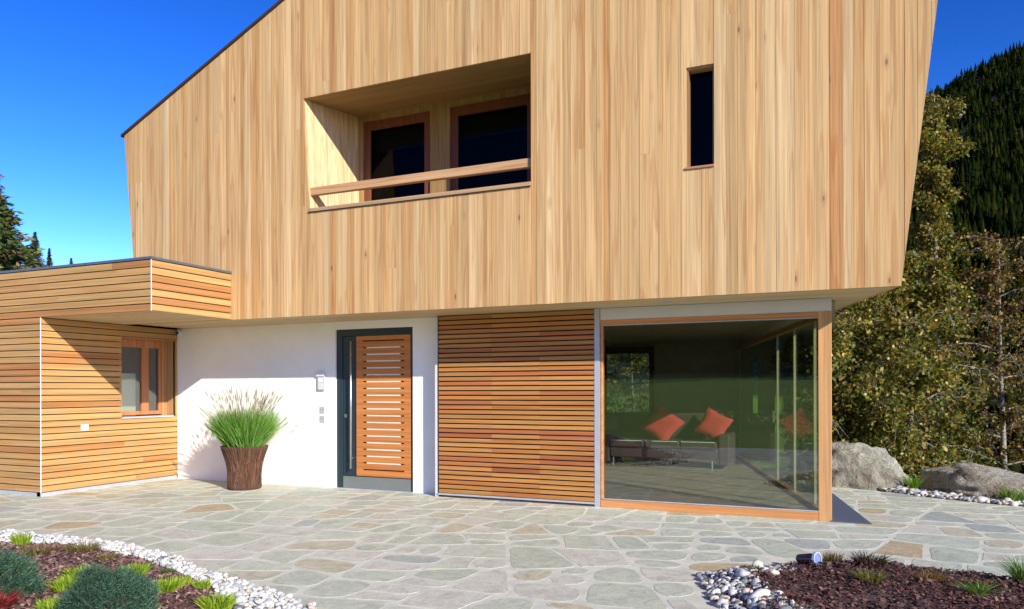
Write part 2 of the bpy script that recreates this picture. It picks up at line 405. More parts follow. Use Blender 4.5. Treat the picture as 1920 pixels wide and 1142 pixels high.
MB().box(-6.425, -3.245, YF-.012, YF+.05, 3.815, 3.862, (.50, .33, .18), 3).build('loggia_sill', M['slat_x'], house, bevel=.003)
MB().box(-6.446, -3.245, YF-.018, YF-.003, 3.803, 3.812, (.08, .04, .02), 3).build('sill_drip_edge', M['brown_trim'], house)
m = MB(); m.box(-6.47, -3.25, YF+.035, YF+.115, 4.048, 4.152, (.60, .36, .18), 12); m.build('handrail', M['rail'], house, bevel=.006)
# narrow window
nw = MB(); d0, d1 = YF+.026, YF+.20
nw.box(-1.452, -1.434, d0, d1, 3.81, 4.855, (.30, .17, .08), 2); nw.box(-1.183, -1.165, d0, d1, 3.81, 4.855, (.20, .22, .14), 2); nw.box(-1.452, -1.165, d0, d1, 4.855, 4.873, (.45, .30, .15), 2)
nwf = nw.build('narrow_window', M['frame_z'], house)
MB().box(-1.434, -1.183, YF+.14, YF+.152, 3.81, 4.855).build('pane', M['glass_dark'], nwf)
MB().box(-1.462, -1.160, YF-.02, YF+.14, 3.785, 3.808, (.42, .2, .12), 2).build('sill', M['slat_x'], nwf, bevel=.002)

# ground floor: white wall with the door opening
DX0, DX1, DH = -6.725, -5.41, 2.322
b = MB(); b.box(XA, DX0, YW, YW+.25, -.05, HS+.01); b.box(DX1, -4.6, YW, YW+.25, -.05, HS+.01); b.box(DX0, DX1, YW, YW+.25, DH, HS+.01)
b.build('white_wall', M['white'], house)
# front door
fd = MB(); y0, y1 = YW+.03, YW+.12
fd.box(DX0, -6.62, y0, y1, .0, DH); fd.box(-5.455, DX1, y0, y1, 0, DH); fd.box(-6.62, -5.455, y0, y1, 2.225, DH)
frontdoor = fd.build('front_door', M['anthracite'], house, bevel=.003)
MB().box(-6.614, -6.375, YW+.042, YW+.10, .185, 2.218).box(-6.375, -5.461, YW+.06, YW+.10, .185, 2.218).build('leaf', M['anthracite'], frontdoor, bevel=.002)
m = MB(); zs = [2.145-i*(2.145-.29)/19 for i in range(20)]; xa, xb = -6.262, -5.565; yA, yB2 = YW+.022, YW+.055
prev = 2.215
for i, z in enumerate(zs+[None]):
    zt = prev; zb = (z+.008) if z else .195
    m.box(-6.37, -5.463, yA, yB2, zb, zt, lerp((.60, .235, .065), (.54, .20, .055), random.random()), 3)
    if z:
        m.box(-6.37, xa, yA, yB2, z-.010, z+.008, (.56, .21, .06), 4); m.box(xb, -5.463, yA, yB2, z-.010, z+.008, (.56, .21, .06), 4); prev = z-.010
panel = m.build('wood_panel', M['door_wood'], frontdoor)
MB().box(-6.30, -5.53, YW+.0555, YW+.059, .25, 2.19).build('slot_backing', M['brown_trim'], panel)
for z in zs[1:-1]:
    MB().box(-6.195, -5.632, YW+.026, YW+.0545, z-.011, z+.011).build('light_strip', M['cream'], panel)
MB().box(-6.614, -5.461, YW+.034, YW+.06, .012, .18).build('kick_plate', M['kick'], frontdoor, bevel=.002)
m = MB().tube([(-6.43, YW-.03, .30), (-6.43, YW-.03, 2.14)], .014, 12)
for z in (.45, 1.95): m.tube([(-6.43, YW-.03, z), (-6.43, YW+.045, z)], .009, 8)
m.build('bar_handle', M['steel'], frontdoor, smooth=True)
m = MB().tube([(-6.565, YW+.044, 1.06), (-6.565, YW+.028, 1.06)], .026, 20); lk = m.build('lock', M['steel'], frontdoor)
MB().tube([(-6.565, YW+.029, 1.06), (-6.565, YW+.024, 1.06)], .009, 12).build('keyhole', M['dark'], lk)
MB().box(DX0, DX1, YW-.01, YW+.12, -.002, .010).build('threshold', M['galv'], frontdoor)

# sliding slatted shutter
sh0, sh1 = -4.905, -2.715
sht = MB().box(sh0, sh0+.012, YG-.004, YG+.05, .05, 2.42).box(sh0+.012, sh1, YG+.045, YG+.055, .05, 2.42)
shutter = sht.build('sliding_shutter', M['dark'], house)
m = MB(); pitch = .0625; n = 38; cutx = [sh0+.014, sh0+.80, sh0+1.47, sh1-.002]
for i in range(n):
    z0 = .06+i*pitch
    r = random.random(); base = lerp((.46, .20, .055), (.50, .245, .07), random.random()) if r < .55 else lerp((.45, .165, .06), (.41, .14, .055), random.random())
    for j in range(3):
        tc = base if random.random() < .6 else lerp((.45, .17, .055), (.51, .25, .075), random.random())
        m.box(cutx[j]+.0005, cutx[j+1]-.0005, YG-.008, YG+.02, z0, z0+.046, tc, i*1.7+j*.31)
m.build('slats', M['slat_x'], shutter)
m = MB().box(sh0-.005, sh1, YG-.012, YG+.05, .028, .052); m.build('bottom_rail', M['galv'], shutter)
m = MB().box(sh0+.05, sh1+.06, YG+.0, YG+.06, -.002, .018); m.build('floor_track', M['brown_trim'], shutter)
MB().box(sh0-.05, sh0-.008, YG+.005, YG+.18, 0, HS).build('shutter_side_trim', M['grey'], house)
MB().box(-2.712, -2.645, YG-.01, YG+.06, .0, HS).build('steel_post', M['galv'], house)

# glazed front
b = MB().box(-2.64, -.035, YG+.005, YG+.30, 2.288, HS); b.build('fascia_box', M['grey'], house)
oc = (.60, .275, .10)
m = MB(); m.box(-2.64, -.17, YG, YG+.09, .0, .097, oc, 1); m.box(-2.64, -.17, YG, YG+.09, 2.225, 2.286, oc, 5); m.box(-2.64, -2.61, YG+.002, YG+.09, .0971, 2.2249, oc, 7)
gw = m.build('front_glazing', M['frame_x'], house, bevel=.004)
MB().box(-.169, -.035, YG-.002, YG+.13, .0, 2.286, (.60, .33, .14), 3).build('corner_post', M['frame_z'], gw, bevel=.004)
MB().box(-2.61, -.17, YG-.006, YG+.02, .098, .108).build('glazing_bead', M['galv'], gw)
MB().box(-2.61, -.17, YG-.003, YG+.012, 2.216, 2.224).build('glazing_bead', M['galv'], gw)
MB().box(-2.609, -.171, YG+.03, YG+.042, .109, 2.215).build('pane', M['glass'], gw)
# side glazing, turned inwards
def side(t, off=0): return (-.10-.25*t+off, YG+.13+t)
m = MB()
for t in (.46, 1.55, 2.70, 6.6):
    x, y = side(t); m.prism([(x-.014, y), (x+.014, y), (x+.004, y+.05), (x-.024, y+.05)], .10, 2.22, 'z', (.62, .52, .34), t)
for z0, z1 in ((0, .1), (2.22, 2.29)):
    (x, y), (x2, y2) = side(.0), side(6.7); m.prism([(x-.05, y), (x+.03, y), (x2+.03, y2), (x2-.05, y2)], z0, z1, 'z', (.52, .28, .12), 3)
sg = m.build('side_glazing', M['frame_z'], house)
(x, y), (x2, y2) = side(.03), side(6.66); MB().prism([(x-.006, y), (x+.006, y), (x2+.006, y2), (x2-.006, y2)], .102, 2.218, 'z').build('pane', M['side_glass'], sg)
m = MB(); x, y = side(2.60); m.box(x-.09, x-.06, y-.05, y-.02, .95, 1.12); m.build('window_handle', M['steel'], sg)
# room behind the glass
b = MB(); y = YG+.10
while y < 15.6:
    x = -5.0; off = random.uniform(0, 1.5)
    xr = min(-.12, -.12-.25*(y-YG))
    cut = [x]
    xx = x-off+1.8
    while xx < xr: cut.append(xx); xx += 1.8
    cut.append(xr)
    for i in range(len(cut)-1):
        if cut[i+1]-cut[i] > .03: b.box(cut[i]+.0006, cut[i+1]-.0006, y+.0006, y+.1394, .0, .06, lerp((.42, .31, .19), (.50, .37, .23), random.random()), random.random()*30)
    y += .14
b.build('room_floor', M['room_floor'], house)
wz = (-4.62, -3.49, .88, 2.33)
b = MB(); b.box(-5.1, -5.0, YG+.3, 15.7, 0, 2.44)
b.box(-5.0, wz[0], 15.6, 15.7, 0, 2.44); b.box(wz[1], -1.52, 15.6, 15.7, 0, 2.44); b.box(wz[0], wz[1], 15.6, 15.7, 0, wz[2]); b.box(wz[0], wz[1], 15.6, 15.7, wz[3], 2.44)
b.box(-1.52, -1.42, 15.6, 15.7, 0, .95); b.box(-1.52, -1.42, 15.6, 15.7, 2.1, 2.44); b.box(-1.42, -1.1, 15.6, 15.7, 0, 2.44)
b.build('room_wall', M['room_wall'], house)
MB().box(-5.0, .0, YG+.3, 15.6, 2.415, 2.43).build('room_ceiling', M['room_wall'], house)
m = MB(); fc = (.10, .045, .025)
m.box(wz[0], wz[0]+.08, 15.52, 15.62, wz[2], wz[3], fc); m.box(wz[1]-.1, wz[1], 15.52, 15.62, wz[2], wz[3], fc); m.box(wz[0]+.08, wz[1]-.1, 15.52, 15.62, wz[3]-.14, wz[3], fc); m.box(wz[0]+.08, wz[1]-.1, 15.52, 15.62, wz[2], wz[2]+.05, fc)
rw = m.build('rear_window', M['frame_z'], house); MB().box(wz[0]+.08, wz[1]-.1, 15.56, 15.57, wz[2]+.05, wz[3]-.14).build('pane', M['glass'], rw)
# back edge strip beside the glass corner
MB().prism([(-.034, 8.775), (.355, 8.755), (-.55, 14.2), (-1.40, 14.2)], -.01, .012, 'z').build('slate_strip', M['slate'], house)

# sofa and cushions
sofa = empty('sofa', (-2.7, 13.6, .06), 'long low dark sofa standing in the glazed room', 'sofa')
m = MB(); m.box(-3.75, -1.85, 13.1, 13.9, .22, .40); m.build('base', M['sofa'], sofa, bevel=.02)
for i in range(3):
    m = MB().box(-3.74+i*.63, -3.74+i*.63+.62, 13.05, 13.65, .405, .53); sc_ = m.build('seat_cushion', M['sofa'], sofa, bevel=.03); MB().box(-3.72+i*.63, -3.15+i*.63, 13.040, 13.052, .515, .528).build('piping', M['plastic'], sc_)
m = MB().box(-3.75, -1.85, 13.68, 13.92, .41, 1.0); m.build('backrest', M['sofa'], sofa, bevel=.03)
for x in (-3.95, -1.84): MB().box(x, x+.19, 13.1, 13.92, .12, .66).build('armrest', M['sofa'], sofa, bevel=.03)
for x in (-3.7, -1.95):
    for y in (13.15, 13.8): MB().tube([(x, y, .06), (x, y, .22)], .018, 8).build('leg', M['steel'], sofa)
def cushion(cx, cy, cz, rot, s, label):
    vs = []; n = 10
    for sgn in (1, -1):
        for i in range(n+1):
            for j in range(n+1):
                u, v = -1+2*i/n, -1+2*j/n
                t = .075*(max(0, (1-u**4)*(1-v**4)))**.5
                pin = 1-.10*(1-abs(u*v)); vs.append((u*s*pin, sgn*t, v*s*pin))
    fs = []
    for sgn in (0, 1):
        o_ = sgn*(n+1)**2
        for i in range(n):
            for j in range(n):
                a = o_+i*(n+1)+j; fs.append((a, a+1, a+n+2, a+n+1) if sgn else (a, a+n+1, a+n+2, a+1))
    mt = Matrix.Translation((cx, cy, cz)) @ Matrix.Rotation(R(-18), 4, 'X') @ Matrix.Rotation(rot, 4, 'Y')
    m = MB().add([mt @ Vector(p) for p in vs], fs); o = m.build('cushion', M['cushion'], None, smooth=True)
    tag(o, label, 'cushion')
cushion(-2.86, 13.38, .80, R(38), .29, 'large red cushion tipped on its corner on the middle of the dark sofa')
cushion(-1.96, 13.40, .80, R(28), .25, 'smaller red cushion leaning by the right arm of the dark sofa')

# small fittings on the wall
ic = MB().box(-7.03, -6.905, YW-.03, YW-.001, 1.43, 1.69).build('intercom', M['plastic_grey'], None, bevel=.006)
tag(ic, 'tall grey intercom panel on the white wall left of the front door', 'intercom')
MB().box(-7.035, -6.90, YW-.045, YW-.031, 1.64, 1.70).build('rain_hood', M['plastic'], ic)
MB().box(-7.005, -6.93, YW-.0335, YW-.0305, 1.55, 1.62).build('speaker_grille', M['plastic'], ic)
for k in range(3): MB().box(-7.01, -6.925, YW-.036, YW-.0305, 1.455+k*.03, 1.475+k*.03).build('button', M['plastic'], ic)
for z, lb in ((1.145, 'upper small grey switch plate below the intercom on the white wall'), (1.01, 'lower small grey switch plate on the white wall, nearest the ground')):
    p = empty('switch_plate', (-6.955, YW, z), lb, 'switch', 'switch plates beside the door')
    for i in (0, 1):
        for j in (0, 1): MB().box(-6.995+i*.042, -6.957+i*.042, YW-.012, YW-.001, z-.05+j*.052, z-.003+j*.052).build('rocker', M['plastic_grey'], p, bevel=.003)
s = MB().box(-9.81, -9.76, YW-.06, YW-.001, 2.34, 2.41).build('wall_sensor', M['plastic'], None, bevel=.01)
tag(s, 'tiny white sensor under the soffit in the corner of annex and white wall', 'sensor')
MB().tube([(-9.785, YW-.085, 2.36), (-9.785, YW-.06, 2.37)], .018, 10).build('lens', M['dark'], s)

# ------------------------------------------------------------------ annex
annex = empty('annex', (-12, YC, 0), 'flat-roofed annex clad in horizontal larch slats with a cantilevered canopy, left of the white wall', 'annex')
def slat_col():
    r = random.random()
    if r < .6: c = lerp((.50, .285, .10), (.53, .31, .115), random.random())
    elif r < .82: c = lerp((.47, .225, .075), (.45, .205, .07), random.random())
    else: c = lerp((.52, .32, .12), (.50, .295, .105), random.random())
    return c
pit = .0878; gap = .013; zlow = .055; nrow = int(round((HS-zlow)/pit)); pit = (HS-zlow)/nrow
def rows(m, axis, a0, a1, fixed, th, z0, nr, holes=(), p=None, col=slat_col):
    for r in range(nr):
        zz0, zz1 = z0+r*p+gap*.5, z0+(r+1)*p-gap*.5
        segs = [(a0, a1)]
        for (h0, h1, hz0, hz1) in holes:
            if zz1 > hz0+.01 and zz0 < hz1-.01: segs = [q for s_ in segs for q in ((s_[0], min(s_[1], h0)), (max(s_[0], h1), s_[1])) if q[1]-q[0] > .005]
        for s0, s1 in segs:
            cuts = [s0]
            c_ = s0+random.uniform(1.0, 4.5)
            while c_ < s1-.2: cuts.append(c_); c_ += random.uniform(2.5, 4.5)
            cuts.append(s1)
            for i in range(len(cuts)-1):
                tc, sd = col(), random.random()*30
                e = .0008
                if axis == 'x': m.box(cuts[i]+e, cuts[i+1]-e, min(fixed, fixed+th), max(fixed, fixed+th), zz0, zz1, tc, sd)
                else: m.box(min(fixed, fixed+th), max(fixed, fixed+th), cuts[i]+e, cuts[i+1]-e, zz0, zz1, tc, sd)
WY0, WY1, WZ0, WZ1 = 7.95, 8.955, 1.06, 2.24
HZ1 = zlow+pit*round((WZ1-zlow)/pit); HZ0 = zlow+pit*round((WZ0-zlow)/pit)
m = MB(); rows(m, 'x', -18, XA-.008, YC, .024, zlow, nrow, p=pit); m.build('front_slats', M['slat_x'], annex)
m = MB(); rows(m, 'y', YC+.008, YW-.002, XA, -.024, zlow, nrow, holes=[(WY0, 9.2, HZ0, HZ1)], p=pit); m.build('side_slats', M['slat_y'], annex)
nr2 = 7; p2 = (HT-.03-HS)/nr2
m = MB(); rows(m, 'x', -18, XC-.008, YC, .024, HS, nr2, p=p2); m.build('canopy_front_slats', M['slat_x'], annex)
m = MB(); rows(m, 'y', YC+.008, YF-.006, XC, -.024, HS, nr2, p=p2); m.build('canopy_side_slats', M['slat_y'], annex)
m = MB()   # dark membrane behind the slats
m.box(-18, XA-.03, YC+.026, YC+.06, .05, HS); m.box(XA-.06, XA-.026, YC+.06, WY0, .05, HS); m.box(XA-.06, XA-.026, WY0, YW, .05, HZ0); m.box(XA-.06, XA-.026, WY0, YW, HZ1, HS); m.box(XA-.06, XA-.026, WY1, YW+.0, HZ0, HZ1)
m.box(-18, XC-.026, YC+.026, YC+.06, HS+.03, HT-.03); m.box(XC-.06, XC-.026, YC+.06, YF-.004, HS+.03, HT-.03)
m.box(-18, -17.9, YC+.06, 14, -.05, HT-.03); m.box(-18, XA-.06, 13.9, 14, -.05, HT-.03)
m.build('membrane', M['dark'], annex)
MB().box(-18, XA-.03, YC+.012, YC+.10, -.05, .05).box(XA-.10, XA-.014, YC+.012, YW, -.05, .05).build('plinth', M['galv'], annex)
b = MB(); y = YC+.03
while y < YF-.004:
    y1 = min(y+.14, YF-.004); b.box(XA-.02, XC-.027, y+.001, y1-.001, HS+.004, HS+.028, lerp((.60, .46, .25), (.66, .50, .28), random.random()), random.random()*9); y = y1
b.build('canopy_soffit', M['soffit'], annex)
b = MB().box(-18, XC+.012, YC-.012, YF-.004, HT-.026, HT+.006); b.box(-18, XA, YF-.004, 14, HT-.026, HT+.006); b.build('roof_edge', M['roofmetal'], annex)
MB().box(XC-.007, XC+.001, YC-.001, YC+.007, HS, HT-.028).build('corner_trim', M['plastic'], annex)
MB().box(XA-.007, XA+.001, YC-.001, YC+.007, .05, HS).build('corner_trim', M['plastic'], annex)
# recessed window in the side wall
XR = XA-.20
m = MB(); rc = (.50, .30, .13)
m.box(XR-.05, XA-.0245, WY1, WY1+.02, HZ0, HZ1, rc, 1); m.box(XR-.05, XA-.0245, WY0, WY1, HZ1-.02, HZ1, (.45, .22, .09), 2); m.box(XR-.05, XA-.0245, WY0-.02, WY0, HZ0, HZ1, rc, 3)
m.box(XA-.0245, XA+.002, WY1, YW-.002, HZ0, HZ1, rc, 4); win = m.build('window', M['frame_z'], annex)
fy0, fy1 = WY0, 8.86; wc = (.50, .20, .08)
m = MB(); m.box(XR-.05, XR, fy0, fy0+.06, HZ0+.03, HZ1-.02, wc, 1); m.box(XR-.05, XR, fy1-.06, fy1, HZ0+.03, HZ1-.02, wc, 2); m.box(XR-.05, XR, fy0+.06, fy1-.06, HZ1-.14, HZ1-.02, wc, 3); m.box(XR-.05, XR, fy0+.06, fy1-.06, HZ0+.03, HZ0+.09, wc, 4)
m.box(XR-.05, XR+.004, 8.47, 8.60, HZ0+.09, HZ1-.14, wc, 5); m.build('frame', M['frame_z'], win, bevel=.004)
m = MB(); m.box(XR-.05, XR-.001, fy1, WY1, HZ0, HZ1-.02, (.50, .27, .12), 6); m.build('infill_board', M['frame_z'], win)
MB().box(XR-.03, XR-.02, fy0+.06, 8.47, HZ0+.09, HZ1-.14).box(XR-.03, XR-.02, 8.60, fy1-.06, HZ0+.09, HZ1-.14).build('pane', M['glass'], win)
MB().box(XR-.16, XR-.10, fy0, 8.44, HZ0+.0, HZ1-.55, (1, 1, 1)).build('curtain', M['plastic'], win)
MB().box(XR-.02, XA+.018, WY0+.0, 8.90, HZ0-.012, HZ0+.012).build('sill', M['galv'], win)
sp = MB().box(XA+.001, XA+.014, 7.28, 7.40, .865, .955).build('wall_socket', M['plastic'], None, bevel=.008)
tag(sp, 'small white socket cover on the sunlit slatted side of the annex', 'socket')
for i in (0, 1): MB().box(XA+.014, XA+.018, 7.305+i*.04, 7.335+i*.04, .885, .935).build('socket_flap', M['plastic_grey'], sp)

# ------------------------------------------------------------------ ground
LB_out = [(-9.4, 4.2), (-8.6, 4.75), (-7.75, 4.86), (-6.84, 4.88), (-5.99, 4.89), (-5.15, 4.67), (-4.44, 4.38), (-3.86, 4.21), (-3.15, 3.985), (-2.75, 3.4), (-2.6, 2.6), (-2.7, 1.6), (-3.3, .6), (-4.5, -.4), (-7.5, -.8), (-9.4, .6)]
LB_in = [(-9.2, 3.9), (-8.45, 4.42), (-7.7, 4.53), (-7.09, 4.53), (-6.47, 4.72), (-5.45, 4.57), (-4.75, 4.33), (-4.20, 4.10), (-3.62, 3.80), (-3.15, 3.2), (-3.0, 2.6), (-3.1, 1.8), (-3.6, .95), (-4.7, .0), (-7.4, -.4), (-9.0, .8)]
RB_out = [(-.98, 5.85), (-.57, 6.25), (-.19, 6.56), (.52, 6.72), (1.29, 6.62), (2.2, 6.6), (3.4, 6.2), (3.9, 5.0), (3.2, 3.8), (1.6, 3.3), (.2, 3.6), (-.5, 4.3), (-.72, 5.05)]
def fbm(x, y, s=1., z=0.): return noise.fractal(Vector((x*s, y*s, z)), 1., 2., 4)
def sstep(a, b, t): t = max(0, min(1, (t-a)/(b-a))); return t*t*(3-2*t)
def hgt(x, y):
    z = -.03
    s_ = (y-12.9)+.55*x
    if x > -9 and y > 9: z -= 5.5*sstep(0, 9, s_)
    if y < -3: z += .055*(-3-y)*sstep(0, 12, -3-y) if y > -60 else .055*57
    r = math.hypot(x, y)
    if r > 14: z += .25*fbm(x, y, .06)
    return z
g = np.sinh(np.linspace(-6.2, 6.2, 171)); g = g/g.max()*3000
vs = []; 
for yy in g:
    for xx in g:
        vs.append((xx, yy+6, hgt(xx, yy+6)))
n = len(g); I = np.arange(n*n).reshape(n, n)
fs = np.stack([I[:-1, :-1].ravel(), I[:-1, 1:].ravel(), I[1:, 1:].ravel(), I[1:, :-1].ravel()], 1)
mg, nt, bs = newmat('meadow'); geo = N(nt, 'ShaderNodeNewGeometry')
n1 = N(nt, 'ShaderNodeTexNoise', Scale=.5, Detail=6., Roughness=.7); nt.links.new(geo.outputs['Position'], n1.inputs['Vector'])
n2 = N(nt, 'ShaderNodeTexNoise', Scale=30., Detail=4., Roughness=.7); nt.links.new(geo.outputs['Position'], n2.inputs['Vector'])
c = ramp(nt, n1.outputs[0], [(.3, (.13, .22, .02)), (.55, (.19, .30, .025)), (.75, (.26, .29, .04))]); g2 = ramp(nt, n2.outputs[0], [(.3, .6), (.7, 1.2)])
nt.links.new(mixc(nt, 1., c, g2, 'MULTIPLY'), bs.inputs['Base Color']); bs.inputs['Roughness'].default_value = .9; bump(nt, bs, n2.outputs[0], .8, .05)
tag(mesh_obj('ground', np.array(vs), fs, mg, None, None, None, True, (0, 0, 0)), kind='structure')

# paving: mortar sheet and real flagstones
pv = [(-14, -1.0), (5.5, -1.0), (5.0, 8.0), (3.2, 10.6), (2.05, 11.0), (1.2, 11.35), (.85, 11.6), (.1, 12.1), (-.6, 12.6), (-14, 12.6)]
m = MB(); m.prism(pv, -.02, -.0012, 'z'); tag(m.build('paving_joints', M['mortar']), kind='structure')
cells = []
def split(poly, thr):
    A_ = abs(area(poly))
    if A_ < thr: cells.append(poly); return
    cx, cy = sum(q[0] for q in poly)/len(poly), sum(q[1] for q in poly)/len(poly)
    # principal direction
    sxx = sum((q[0]-cx)**2 for q in poly); syy = sum((q[1]-cy)**2 for q in poly); sxy = sum((q[0]-cx)*(q[1]-cy) for q in poly)
    best = None
    def compact(q): return abs(area(q))/sum(math.dist(q[i], q[(i+1) % len(q)]) for i in range(len(q)))**2 if len(q) > 2 else 0
    for trial in range(5):
        th = .5*math.atan2(2*sxy, sxx-syy)+random.gauss(0, .5); nx, ny = math.cos(th), math.sin(th)
        off = random.gauss(0, .14)*math.sqrt(A_); d = nx*cx+ny*cy+off
        pr = (clip(poly, nx, ny, d), clip(poly, -nx, -ny, -d)); sc = min(compact(pr[0]), compact(pr[1]))
        if best is None or sc > best[0]: best = (sc, pr)
    for q in best[1]:
        if len(q) > 2 and abs(area(q)) > .03: split(q, random.choice([.14, .22, .28, .36, .44]) if A_ < 1.6 else .5)
split([(-14, -1.2), (5.6, -1.2), (5.6, 12.8), (-14, 12.8)], .3)
def stone_col():
    r = random.random()
    if r < .60: c = lerp((.49, .53, .40), (.57, .595, .455), random.random())
    elif r < .84: c = lerp((.57, .565, .45), (.64, .615, .50), random.random())
    elif r < .88: c = lerp((.41, .44, .38), (.45, .475, .41), random.random())
    elif r < .975: c = lerp((.55, .53, .38), (.54, .49, .33), random.random())
    else: c = (.52, .42, .25)
    return c
sx, sf, stt, ss = [], [], [], []
for poly in cells:
    p = (sum(q[0] for q in poly)/len(poly), sum(q[1] for q in poly)/len(poly))
    if inside(p, LB_in) or inside(p, RB_out): continue
    if p[1] > 9.3 and p[0] < -.3: continue
    j = random.uniform(.013, .024); src = poly if area(poly) > 0 else poly[::-1]
    for k in range(len(src)):
        a_, b_ = src[k], src[(k+1) % len(src)]; l = math.dist(a_, b_)
        if l < 1e-4: continue
        aa, bb = (b_[1]-a_[1])/l, -(b_[0]-a_[0])/l; poly = clip(poly, aa, bb, aa*a_[0]+bb*a_[1]-j*random.uniform(.6, 1.5))
        if len(poly) < 3: break
    if len(poly) < 3 or abs(area(poly)) < .012: continue
    if area(poly) < 0: poly = poly[::-1]
    if not inside(p, pv): continue
    for a_, b_ in zip(pv[1:8], pv[2:9]):
        aa, bb = b_[1]-a_[1], -(b_[0]-a_[0]); q_ = clip(poly, aa, bb, aa*a_[0]+bb*a_[1])
        if len(q_) > 2: poly = q_
    cx, cy = sum(q[0] for q in poly)/len(poly), sum(q[1] for q in poly)/len(poly)
    # wear the corners and roughen the outline
    out = []
    for k in range(len(poly)):
        a_, b_ = poly[k], poly[(k+1) % len(poly)]; m_ = max(2, int(math.dist(a_, b_)/.10))
        for q in range(m_): out.append(lerp(a_, b_, q/m_))
    for it in range(random.choice([0, 1, 1, 2])):
        out = [lerp(lerp(out[k-1], out[(k+1) % len(out)], .5), out[k], .45) for k in range(len(out))]
    out = [(q[0]+.012*noise.noise(Vector((q[0]*9, q[1]*9, 5))), q[1]+.012*noise.noise(Vector((q[0]*9, q[1]*9, 8)))) for q in out]
    tz = random.uniform(.0006, .0014); tx, ty = random.uniform(-.001, .001), random.uniform(-.001, .001)
    n = len(out); base = len(sx); cc = stone_col(); sd = random.random()*10
    for q in out: sx.append((q[0], q[1], -.008))
    for q in out:
        q = lerp(q, (cx, cy), .004); sx.append((q[0], q[1], tz-.0006+tx*(q[0]-cx)+ty*(q[1]-cy)))
    for q in out:
        q = lerp(q, (cx, cy), .012); sx.append((q[0], q[1], tz+tx*(q[0]-cx)+ty*(q[1]-cy)))
    for r_ in (0, 1):
        for k in range(n): sf.append((base+r_*n+k, base+r_*n+(k+1) % n, base+(r_+1)*n+(k+1) % n, base+(r_+1)*n+k))
    sf.append(tuple(base+2*n+k for k in range(n)))
    stt += [cc]*(3*n); ss += [sd]*(3*n)
tag(mesh_obj('terrace_paving', np.array(sx), sf, M['stone'], np.array(stt), np.array(ss)), kind='structure')

# ------------------------------------------------------------------ scatter helpers
def ico(sub=1):
    bm = bmesh.new(); bmesh.ops.create_icosphere(bm, subdivisions=sub, radius=1)
    v = np.array([x.co[:] for x in bm.verts]); f = np.array([[q.index for q in x.verts] for x in bm.faces]); bm.free(); return v, f
ICO1, ICO2 = ico(1), ico(2)
def rand_rot(n):
    q = RNG.normal(size=(n, 4)); q /= np.linalg.norm(q, axis=1)[:, None]; w_, x, y, z = q.T
    return np.stack([1-2*(y*y+z*z), 2*(x*y-z*w_), 2*(x*z+y*w_), 2*(x*y+z*w_), 1-2*(x*x+z*z), 2*(y*z-x*w_), 2*(x*z-y*w_), 2*(y*z+x*w_), 1-2*(x*x+y*y)], 1).reshape(n, 3, 3)
def pebbles(name, pos, size, tints, parent=None):
    bv, bf = ICO2; n = len(pos); Rm = rand_rot(n)
    jit = 1+RNG.normal(scale=.045, size=(n, len(bv), 1)); v = bv[None]*jit
    sc = np.stack([RNG.uniform(.8, 1.3, n), RNG.uniform(.7, 1.1, n), RNG.uniform(.5, .85, n)], 1)*size[:, None]
    v = v*sc[:, None, :]; yaw = RNG.uniform(0, 6.28, n); 
    v = np.einsum('nij,nkj->nki', Rm, v); v[:, :, 2] *= .75; v += pos[:, None, :]
    f = (bf[None]+(np.arange(n)*len(bv))[:, None, None]).reshape(-1, 3)
    return mesh_obj(name, v.reshape(-1, 3), f, M['pebble'], np.repeat(tints, len(bv), 0), None, parent, True)
def pebble_cols(n, dark=.1):
    r = RNG.random(n); c = np.empty((n, 3)); 
    for i in range(n):
        k = random.random()
        if k < dark: b_ = (.16, .17, .17)
        elif k < dark+.15: b_ = (.36, .39, .40)
        elif k < dark+.27: b_ = (.55, .46, .36)
        else: b_ = random.choice([(.68, .66, .60), (.56, .56, .52), (.62, .60, .53)])
        c[i] = np.array(b_)*random.uniform(.85, 1.15)
    return c
def mound(poly, cx, cy, hmax):
    return lambda x, y: 0
def dist_edge(p, poly):
    d = 1e9
    for i in range(len(poly)):
        a, b_ = poly[i], poly[(i+1) % len(poly)]; dx, dy = b_[0]-a[0], b_[1]-a[1]
        t = max(0, min(1, ((p[0]-a[0])*dx+(p[1]-a[1])*dy)/(dx*dx+dy*dy))); d = min(d, math.hypot(p[0]-a[0]-t*dx, p[1]-a[1]-t*dy))
    return d
def bedz_L(x, y):
    d = dist_edge((x, y), LB_in) if inside((x, y), LB_in) else 0
    return .0+.045*sstep(0, .3, d)+.02*fbm(x, y, 2.5)*sstep(0, .2, d)+.45*sstep(2.9, 1.6, y)*sstep(0, 1.6, d)
def bedz_R(x, y):
    d = dist_edge((x, y), RB_out) if inside((x, y), RB_out) else 0
    return .0+.07*sstep(0, .35, d)+.03*fbm(x, y, 2.)*sstep(0, .2, d)
def bed(name, poly, fz, step=.07):
    xs_ = [p[0] for p in poly]; ys_ = [p[1] for p in poly]; nx = int((max(xs_)-min(xs_))/step)+2; ny = int((max(ys_)-min(ys_))/step)+2
    vs = []; idx = {}; fs = []
    for j in range(ny):
        for i in range(nx):
            x, y = min(xs_)+i*step, min(ys_)+j*step
            if inside((x, y), poly): idx[(i, j)] = len(vs); vs.append((x, y, fz(x, y)+.006))
    for (i, j) in list(idx):
        q = [(i, j), (i+1, j), (i+1, j+1), (i, j+1)]
        if all(k in idx for k in q): fs.append(tuple(idx[k] for k in q))
    return tag(mesh_obj(name, np.array(vs), fs, M['soil'], None, None, None, True), kind='structure')
bed('garden_bed', LB_in, bedz_L); bed('garden_bed', RB_out, bedz_R)

